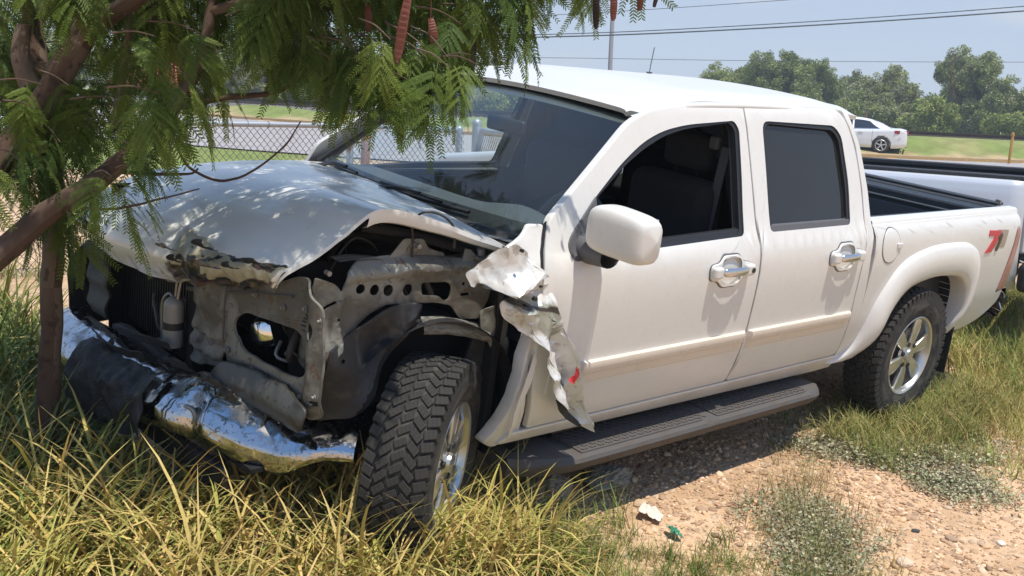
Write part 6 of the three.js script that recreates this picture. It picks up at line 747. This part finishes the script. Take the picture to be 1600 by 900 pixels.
// ---------- grass, weeds, gravel, litter ----------
{
  const r = RNG(99);
  function bladeClump(seed, n, H, W, bend, spread, segs = 5) { const q = RNG(seed), P = [], I = [], U = []; for (let i = 0; i < n; i++) { const a = q() * 6.2832, d = spread * Math.sqrt(q()), x0 = Math.cos(a) * d, z0 = Math.sin(a) * d, h = H * (0.55 + 0.6 * q()), w = W * (0.6 + 0.7 * q()), az = q() * 6.2832, be = bend * (0.4 + 1.1 * q()), dx = Math.cos(az), dz = Math.sin(az), tw = (q() - 0.5) * 1.6; const o = P.length / 3; let x = x0, y = -0.03, z = z0, ang = 0.12 + 0.2 * q(); const st = h / segs; for (let k = 0; k <= segs; k++) { const t = k / segs, ww = w * (t < 0.15 ? 0.6 + 2.6 * t : 1) * Math.pow(1 - t, 0.6) + 0.0004, ta = tw * t, sx = -dz * Math.cos(ta) + dx * Math.sin(ta) * 0.5, sz = dx * Math.cos(ta) + dz * Math.sin(ta) * 0.5; P.push(x - sx * ww / 2, y, z - sz * ww / 2, x + sx * ww / 2, y + ww * 0.12, z + sz * ww / 2); U.push(0, t, 1, t); if (k < segs) { const c = o + k * 2; I.push(c, c + 1, c + 3, c, c + 3, c + 2); } ang += be / segs * (0.5 + t * 1.4); x += dx * Math.sin(ang) * st; z += dz * Math.sin(ang) * st; y += Math.cos(ang) * st; } } const g = new THREE.BufferGeometry(); g.setAttribute('position', new THREE.Float32BufferAttribute(P, 3)); g.setAttribute('uv', new THREE.Float32BufferAttribute(U, 2)); g.setIndex(I); g.computeVertexNormals(); return g; }
  const leafM = (c, tr = 0.3) => phy({ color: C3(...c), roughness: 0.6, transmission: tr, thickness: 0, ior: 1.3, specularIntensity: 0.4 });
  function scatter(name, label, cat, geos, mats, pts, o = {}) { const per = geos.map(() => []); pts.forEach((p, i) => per[i % geos.length].push(p)); const root = new THREE.Group(); root.name = numbered(name); tag(root, label, cat); root.userData.kind = 'stuff'; scene.add(root); const q = new THREE.Object3D(), col = new THREE.Color(); per.forEach((L, k) => { if (!L.length) return; const im = new THREE.InstancedMesh(geos[k], mats[k % mats.length], L.length); im.name = name + '_patch'; L.forEach((p, i) => { q.position.set(p[0], groundH(p[0], p[1]) + (o.lift || 0), p[1]); q.rotation.set((r() - 0.5) * (o.tilt || 0.3), r() * 6.2832, (r() - 0.5) * (o.tilt || 0.3)); q.scale.setScalar(p[2] || 1); q.updateMatrix(); im.setMatrixAt(i, q.matrix); const v = 0.7 + 0.6 * r(), w = o.lift ? 0.6 : r(); im.setColorAt(i, col.setRGB(v * (0.92 + 0.26 * w), v, v * (0.84 + 0.16 * w))); }); stuff(im); root.add(im); }); return root; }
  const fill = (n, x0, x1, z0, z1, fn) => { const L = []; for (let i = 0; i < n; i++) { const x = mix(x0, x1, r()), z = mix(z0, z1, r()), k = fn(x, z); if (k && r() < k[0]) L.push([x, z, k[1] * (0.75 + 0.5 * r())]); } return L; };
  // long blades in the left foreground and round the trunk
  const longG = [1, 2, 3, 4, 5, 6].map((k) => bladeClump(k * 7, 11, k % 2 ? 0.50 : 0.40, 0.0155, k % 3 ? 2.2 : 1.5, 0.10, 7));
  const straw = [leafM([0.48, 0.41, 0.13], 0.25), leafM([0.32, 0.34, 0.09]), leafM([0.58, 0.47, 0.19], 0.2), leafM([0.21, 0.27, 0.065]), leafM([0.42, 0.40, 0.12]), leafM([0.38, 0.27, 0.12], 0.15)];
  const edge = (x) => 0.62 + 0.15 * Math.sin(x * 5);
  scatter('long_grass', 'long arching straw and green grass blades in the left foreground', 'grass', longG, straw, fill(3600, -2.2, 0.62, -0.75, 1.75, (x, z) => { const line = 0.42 - 0.16 * (z - 0.5); let k = sstep(line + 0.12, line - 0.25, x); if (z > 0.92) k = Math.max(k, sstep(0.52, 0.25, x)); if (z < 0.05 && x > -0.95) k = 0; if (z < 0.5 && x > -0.62) k *= sstep(0.15, 0.42, z); if (x > -0.1 && z < 0.62) k *= 0.3; return [k, mix(0.62, 1.0, sstep(0.3, -0.2, x)) * mix(1, 0.75, sstep(0.8, 1.6, z))]; }));
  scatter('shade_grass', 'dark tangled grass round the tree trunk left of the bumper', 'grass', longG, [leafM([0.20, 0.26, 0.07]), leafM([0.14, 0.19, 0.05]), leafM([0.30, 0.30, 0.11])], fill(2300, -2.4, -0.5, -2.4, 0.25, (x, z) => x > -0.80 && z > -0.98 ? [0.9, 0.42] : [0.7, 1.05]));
  const shortG = [11, 12, 13, 14].map((k) => bladeClump(k * 5, 16, 0.17, 0.0042, 1.0, 0.06, 4));
  const greens = [leafM([0.18, 0.25, 0.07]), leafM([0.28, 0.30, 0.10]), leafM([0.42, 0.36, 0.16]), leafM([0.13, 0.19, 0.05])];
  scatter('short_grass', 'short green grass at the foreground edge below the running board', 'grass', shortG, greens, fill(2600, -0.2, 1.75, 0.55, 2.2, (x, z) => { const d = z - (0.86 + 0.10 * Math.sin(x * 7) + 0.42 * sstep(0.5, 1.5, x)); const m = fbm(x * 3, z * 3, 3, 2); return [sstep(-0.05, 0.3, d + 0.3 * m) * (x < 0.5 ? 1 : 0.75) * (1 - sstep(1.25, 1.7, x)), x < 0.55 ? 1.15 : 0.7]; }));
  scatter('wheel_grass', 'green tufts beside the front wheel and in the shade under the sill', 'grass', [21, 22, 23].map((k) => bladeClump(k, 9, 0.26, 0.0045, 0.8, 0.05, 5)), greens, fill(170, 0.15, 1.05, 0.35, 0.98, (x, z) => [sstep(1.05, 0.3, x), 1]));
  scatter('verge_grass', 'yellowish green grass around the rear wheel and along the right edge', 'grass', shortG, [leafM([0.30, 0.33, 0.10]), leafM([0.44, 0.41, 0.15]), leafM([0.54, 0.44, 0.21]), leafM([0.23, 0.29, 0.08])], fill(9000, 2.2, 7.5, -1.2, 2.6, (x, z) => { const m = fbm(x * 1.4, z * 1.4, 7, 3); let k = sstep(-0.2, 0.15, m + 0.5 * sstep(2.5, 3.4, x + 0.4 * z) - 0.12); const rg = 0.55 * (1 - sstep(0, 0.7, Math.hypot((x - 4.15) * 0.8, z - 0.75))); k = clamp(k - rg * 1.4) * (0.32 + 0.5 * sstep(3.4, 5.4, x)); k *= sstep(2.35, 2.75, x - 0.25 * Math.max(0, z - 1.0) + 0.1 * m) ; if (z > 1.05) k *= sstep(2.4, 3.2, x - 0.35 * (z - 1.1)); if (x < 4.4 && z < 0.55) k *= 0.12; return [k, mix(0.9, 1.5, sstep(3, 4.6, x)) * (z > 0.6 && x < 3.3 ? 1.1 : 1)]; }));
  scatter('sill_tufts', 'sparse dry tufts in the shade at the rear end of the running board', 'grass', [31, 32].map((k) => bladeClump(k, 8, 0.2, 0.003, 1.2, 0.07, 5)), [leafM([0.28, 0.24, 0.11]), leafM([0.16, 0.18, 0.06])], fill(60, 1.4, 2.9, 0.6, 0.98, (x, z) => [sstep(1.6, 2.6, x), 0.9]));
  scatter('fence_grass', 'thin grass along the foot of the fence', 'grass', shortG, greens, fill(1500, -7, 6, -6.2, -2.2, (x, z) => [sstep(0.02, 0.2, fbm(x, z, 5, 2) + 0.25 * (x < -0.5 ? 1 : 0)), 1.1]));
  scatter('wheel_tufts', 'taller yellow green tufts standing against the rear wheel', 'grass', [81, 82, 83].map((k) => bladeClump(k, 12, 0.24, 0.0045, 1.1, 0.07, 5)), [leafM([0.30, 0.30, 0.10]), leafM([0.22, 0.27, 0.08]), leafM([0.42, 0.36, 0.16])], fill(700, 2.5, 4.2, 0.84, 1.25, (x, z) => [0.45 + 0.4 * fbm(x * 3, z * 3, 1, 2) + 0.2 * sstep(2.9, 3.3, x), 0.95]));
  scatter('tyre_grass', 'straw coloured blades standing in front of the steered front wheel', 'grass', longG, straw, fill(190, -0.45, 0.42, 0.82, 1.14, (x, z) => [0.9, 0.86]));
  // grey green creeping weeds
  const weedG = [51, 52, 53].map((sd) => { const q = RNG(sd), P = [], I = []; for (let i = 0; i < 46; i++) { const a = q() * 6.28, d = 0.085 * Math.sqrt(q()), c = V3(Math.cos(a) * d, 0.005 + 0.035 * q(), Math.sin(a) * d), u = V3(q() - 0.5, 0.25 * q() + 0.05, q() - 0.5).normalize(), w = V3(q() - 0.5, 0.35 * (q() - 0.3), q() - 0.5).cross(u).cross(u).normalize(), L = 0.010 + 0.010 * q(), o = P.length / 3; for (const [s, t] of [[0, 0], [0.5, 0.33], [1, 0], [0.5, -0.33]]) P.push(c.x + u.x * L * s + w.x * L * t, c.y + u.y * L * s + w.y * L * t, c.z + u.z * L * s + w.z * L * t); I.push(o, o + 1, o + 2, o, o + 2, o + 3); } const g = new THREE.BufferGeometry(); g.setAttribute('position', new THREE.Float32BufferAttribute(P, 3)); g.setIndex(I); g.computeVertexNormals(); return g; });
  const weedM = [leafM([0.36, 0.36, 0.255], 0.1), leafM([0.27, 0.28, 0.18], 0.1), leafM([0.46, 0.43, 0.31], 0.1)];
  const patch = (cx, cz, rx, rz, rot) => (x, z) => { const dx = x - cx, dz = z - cz, a = dx * Math.cos(rot) + dz * Math.sin(rot), b = -dx * Math.sin(rot) + dz * Math.cos(rot); const d = Math.hypot(a / rx, b / rz) + 0.95 * fbm(x * 4, z * 4, 2, 4); return [sstep(1.05, 0.45, d), 1]; };
  scatter('grey_weeds', 'grey green creeping weed patch in the gravel below the step, nearest the camera', 'ground cover', weedG, weedM, fill(1000, 0.9, 2.2, 0.8, 2.0, patch(1.56, 1.42, 0.42, 0.28, -0.35)));
  scatter('grey_weeds', 'grey green creeping weed band between the gravel and the grass on the right', 'ground cover', weedG, weedM, fill(2600, 2.0, 4.2, 0.6, 2.3, (x, z) => { const a = patch(2.75, 1.12, 0.75, 0.17, 0.42)(x, z), b = patch(2.72, 1.48, 0.30, 0.26, 0.2)(x, z); return [Math.max(a[0], b[0]), 1.1]; }));
  scatter('dry_tufts', 'thin dry stalks rising from the gravel weeds', 'grass', [61, 62].map((k) => bladeClump(k, 10, 0.19, 0.0022, 0.7, 0.07, 4)), [leafM([0.34, 0.27, 0.13], 0.1), leafM([0.24, 0.22, 0.10], 0.1)], fill(950, 0.9, 3.6, 0.8, 2.0, (x, z) => { const a = patch(1.6, 1.35, 0.5, 0.36, -0.35)(x, z), b = patch(1.95, 1.15, 0.2, 0.12, 0)(x, z); return [Math.max(a[0] * 0.8, b[0]), 1]; }));
  // gravel: small stones as one mass, single stones as things
  const stoneG = (seed, n = 1) => { const g = new THREE.IcosahedronGeometry(1, n); const m = mergeVertices(g.deleteAttribute('uv') && g.deleteAttribute('normal') && g ? g : g); return displace(m, (p) => { const k = 1 + 0.32 * N3.noise(p.x * 1.3 + seed, p.y * 1.3, p.z * 1.3); p.multiplyScalar(k); p.y *= 0.55; p.x *= 1.15; }); };
  const SG = [1, 2, 3, 4].map((k) => stoneG(k * 3.7)), SC = [[0.52, 0.36, 0.22], [0.42, 0.28, 0.17], [0.60, 0.46, 0.33], [0.35, 0.24, 0.16]].map((c) => std({ color: C3(...c), roughness: 0.9 }));
  const gp = fill(30000, -0.6, 4.6, 0.3, 2.4, (x, z) => { const k = 0.35 + 0.65 * sstep(-0.1, 0.2, fbm(x * 2, z * 2, 4, 2)); return [x < 0.35 ? k * 0.4 : k, 0.0048 + 0.012 * Math.pow(r(), 3.6)]; });
  scatter('gravel', 'tan gravel scattered over the bare dirt beside the truck', 'gravel', SG, SC, gp, { lift: 0.001, tilt: 1 });
  const gp2 = fill(3500, 0.2, 3.6, 0.25, 2.3, () => [1, 0.0018 + 0.0035 * r()]); scatter('grit', 'fine pale grit lying between the gravel stones', 'gravel', SG, SC, gp2, { lift: 0.001, tilt: 1 });
  const big = [[1.11, 0.86, 0.026, 'tan angular stone at the shadow edge under the running board'], [1.02, 0.72, 0.017, 'small grey stone in the shadow below the step front'], [1.69, 1.74, 0.030, 'brown angular stone nearest the bottom right corner'], [2.08, 1.75, 0.020, 'reddish stone in the gravel left of the small white stone'], [2.23, 1.89, 0.017, 'small white stone in the gravel by the right edge'], [1.32, 1.02, 0.020, 'flat pale stone on the gravel right of the paper scrap'], [1.75, 1.05, 0.016, 'dark brown pebble in the middle of the gravel'], [2.02, 1.62, 0.014, 'black pebble on the gravel right of the weed patch'], [1.20, 1.22, 0.017, 'rounded tan stone on the gravel above the weed patch']];
  big.forEach(([x, z, s, l], i) => { const g = stoneG(20 + i * 2.3, 2); displace(g, (p) => { p.addScaledVector(p.clone().normalize(), 0.12 * N3.noise(p.x * 3, p.y * 3, p.z * 3 + i)); }, 0.4); g.scale(s * 1.2, s, s); const m = single('stone', g, i === 4 ? std({ color: C3(0.75, 0.7, 0.62), roughness: 0.8 }) : i === 7 ? std({ color: C3(0.05, 0.05, 0.05), roughness: 0.8 }) : SC[i % 4], l, 'stone', 'single stones in the gravel'); m.position.set(x, groundH(x, z) + s * 0.28, z); m.rotation.y = i * 1.7; });
  // litter
  const sheet = (x, z, w, h, seed, tiltx, ry, amp = 0.02) => { const g = shell(grid((u, v) => { const e = 1 - 0.22 * Math.abs(fbm(u * 3 + seed, v * 3, seed)); return [(u - 0.5) * w * e, amp * fbm(u * 3, v * 3, seed, 3) * 3, (v - 0.5) * h * e]; }, 26, 22), 0.0008); g.rotateX(tiltx); g.rotateY(ry); g.translate(x, groundH(x, z) + 0.03, z); return g; };
  single('paper_scrap', sheet(1.05, 0.97, 0.085, 0.10, 1.3, 0.35, 0.5, 0.012), std({ color: C3(0.66, 0.60, 0.50), roughness: 0.9 }), 'crumpled pale paper scrap on the gravel below the running board', 'litter');
  single('green_scrap', sheet(1.02, 1.12, 0.07, 0.055, 4.1, 0.5, 1.1, 0.012), phy({ color: C3(0.05, 0.30, 0.17), roughness: 0.35, transmission: 0.3, thickness: 0 }), 'small green plastic scrap at the edge of the grass', 'litter');
  single('white_sheet_scrap', (() => { const g = sheet(0, 0, 0.15, 0.10, 7.7, 0.45, 0.65, 0.012); g.translate(-0.86, 0.10 - groundH(0, 0) - 0.03 + groundH(-0.86, -0.38), -0.38); return g; })(), std({ color: C3(0.5, 0.52, 0.56), roughness: 0.8 }), 'torn grey white sheet lying in the dark grass left of the bumper', 'litter');
  const bag = (x, z, w, s, l) => { const g = displace(tess(new THREE.IcosahedronGeometry(1, 4), 0.2), (p) => { const n = fbm(p.x * 1.7 + s, p.y * 1.7, p.z * 1.7, 4), n2 = Math.abs(fbm(p.x * 3.1, p.y * 3.1 + s, p.z * 3.1, 3)); p.multiplyScalar(1 + 0.5 * n - 0.55 * n2); p.set(p.x * w, Math.max(-0.02, p.y * w * 0.42), p.z * w * 0.55); }, 0.5); g.translate(x, groundH(x, z) + w * 0.22, z); single('plastic_bag', g, phy({ color: C3(0.34, 0.31, 0.26), roughness: 0.6, transmission: 0.25, thickness: 0 }), l, 'bag'); };
  bag(0.78, 0.62, 0.15, 1.1, 'crumpled grey plastic sheet under the front end of the running board, left one'); bag(1.12, 0.66, 0.13, 5.3, 'crumpled grey plastic sheet under the running board, right one'); 
  single('flower_scrap', sheet(4.05, 1.35, 0.05, 0.03, 3.3, 0.3, 0, 0.006), std({ color: C3(0.8, 0.78, 0.72), roughness: 0.8 }), 'tiny white scrap in the grass right of the rear wheel', 'litter');
}
renderer.render(scene, camera);
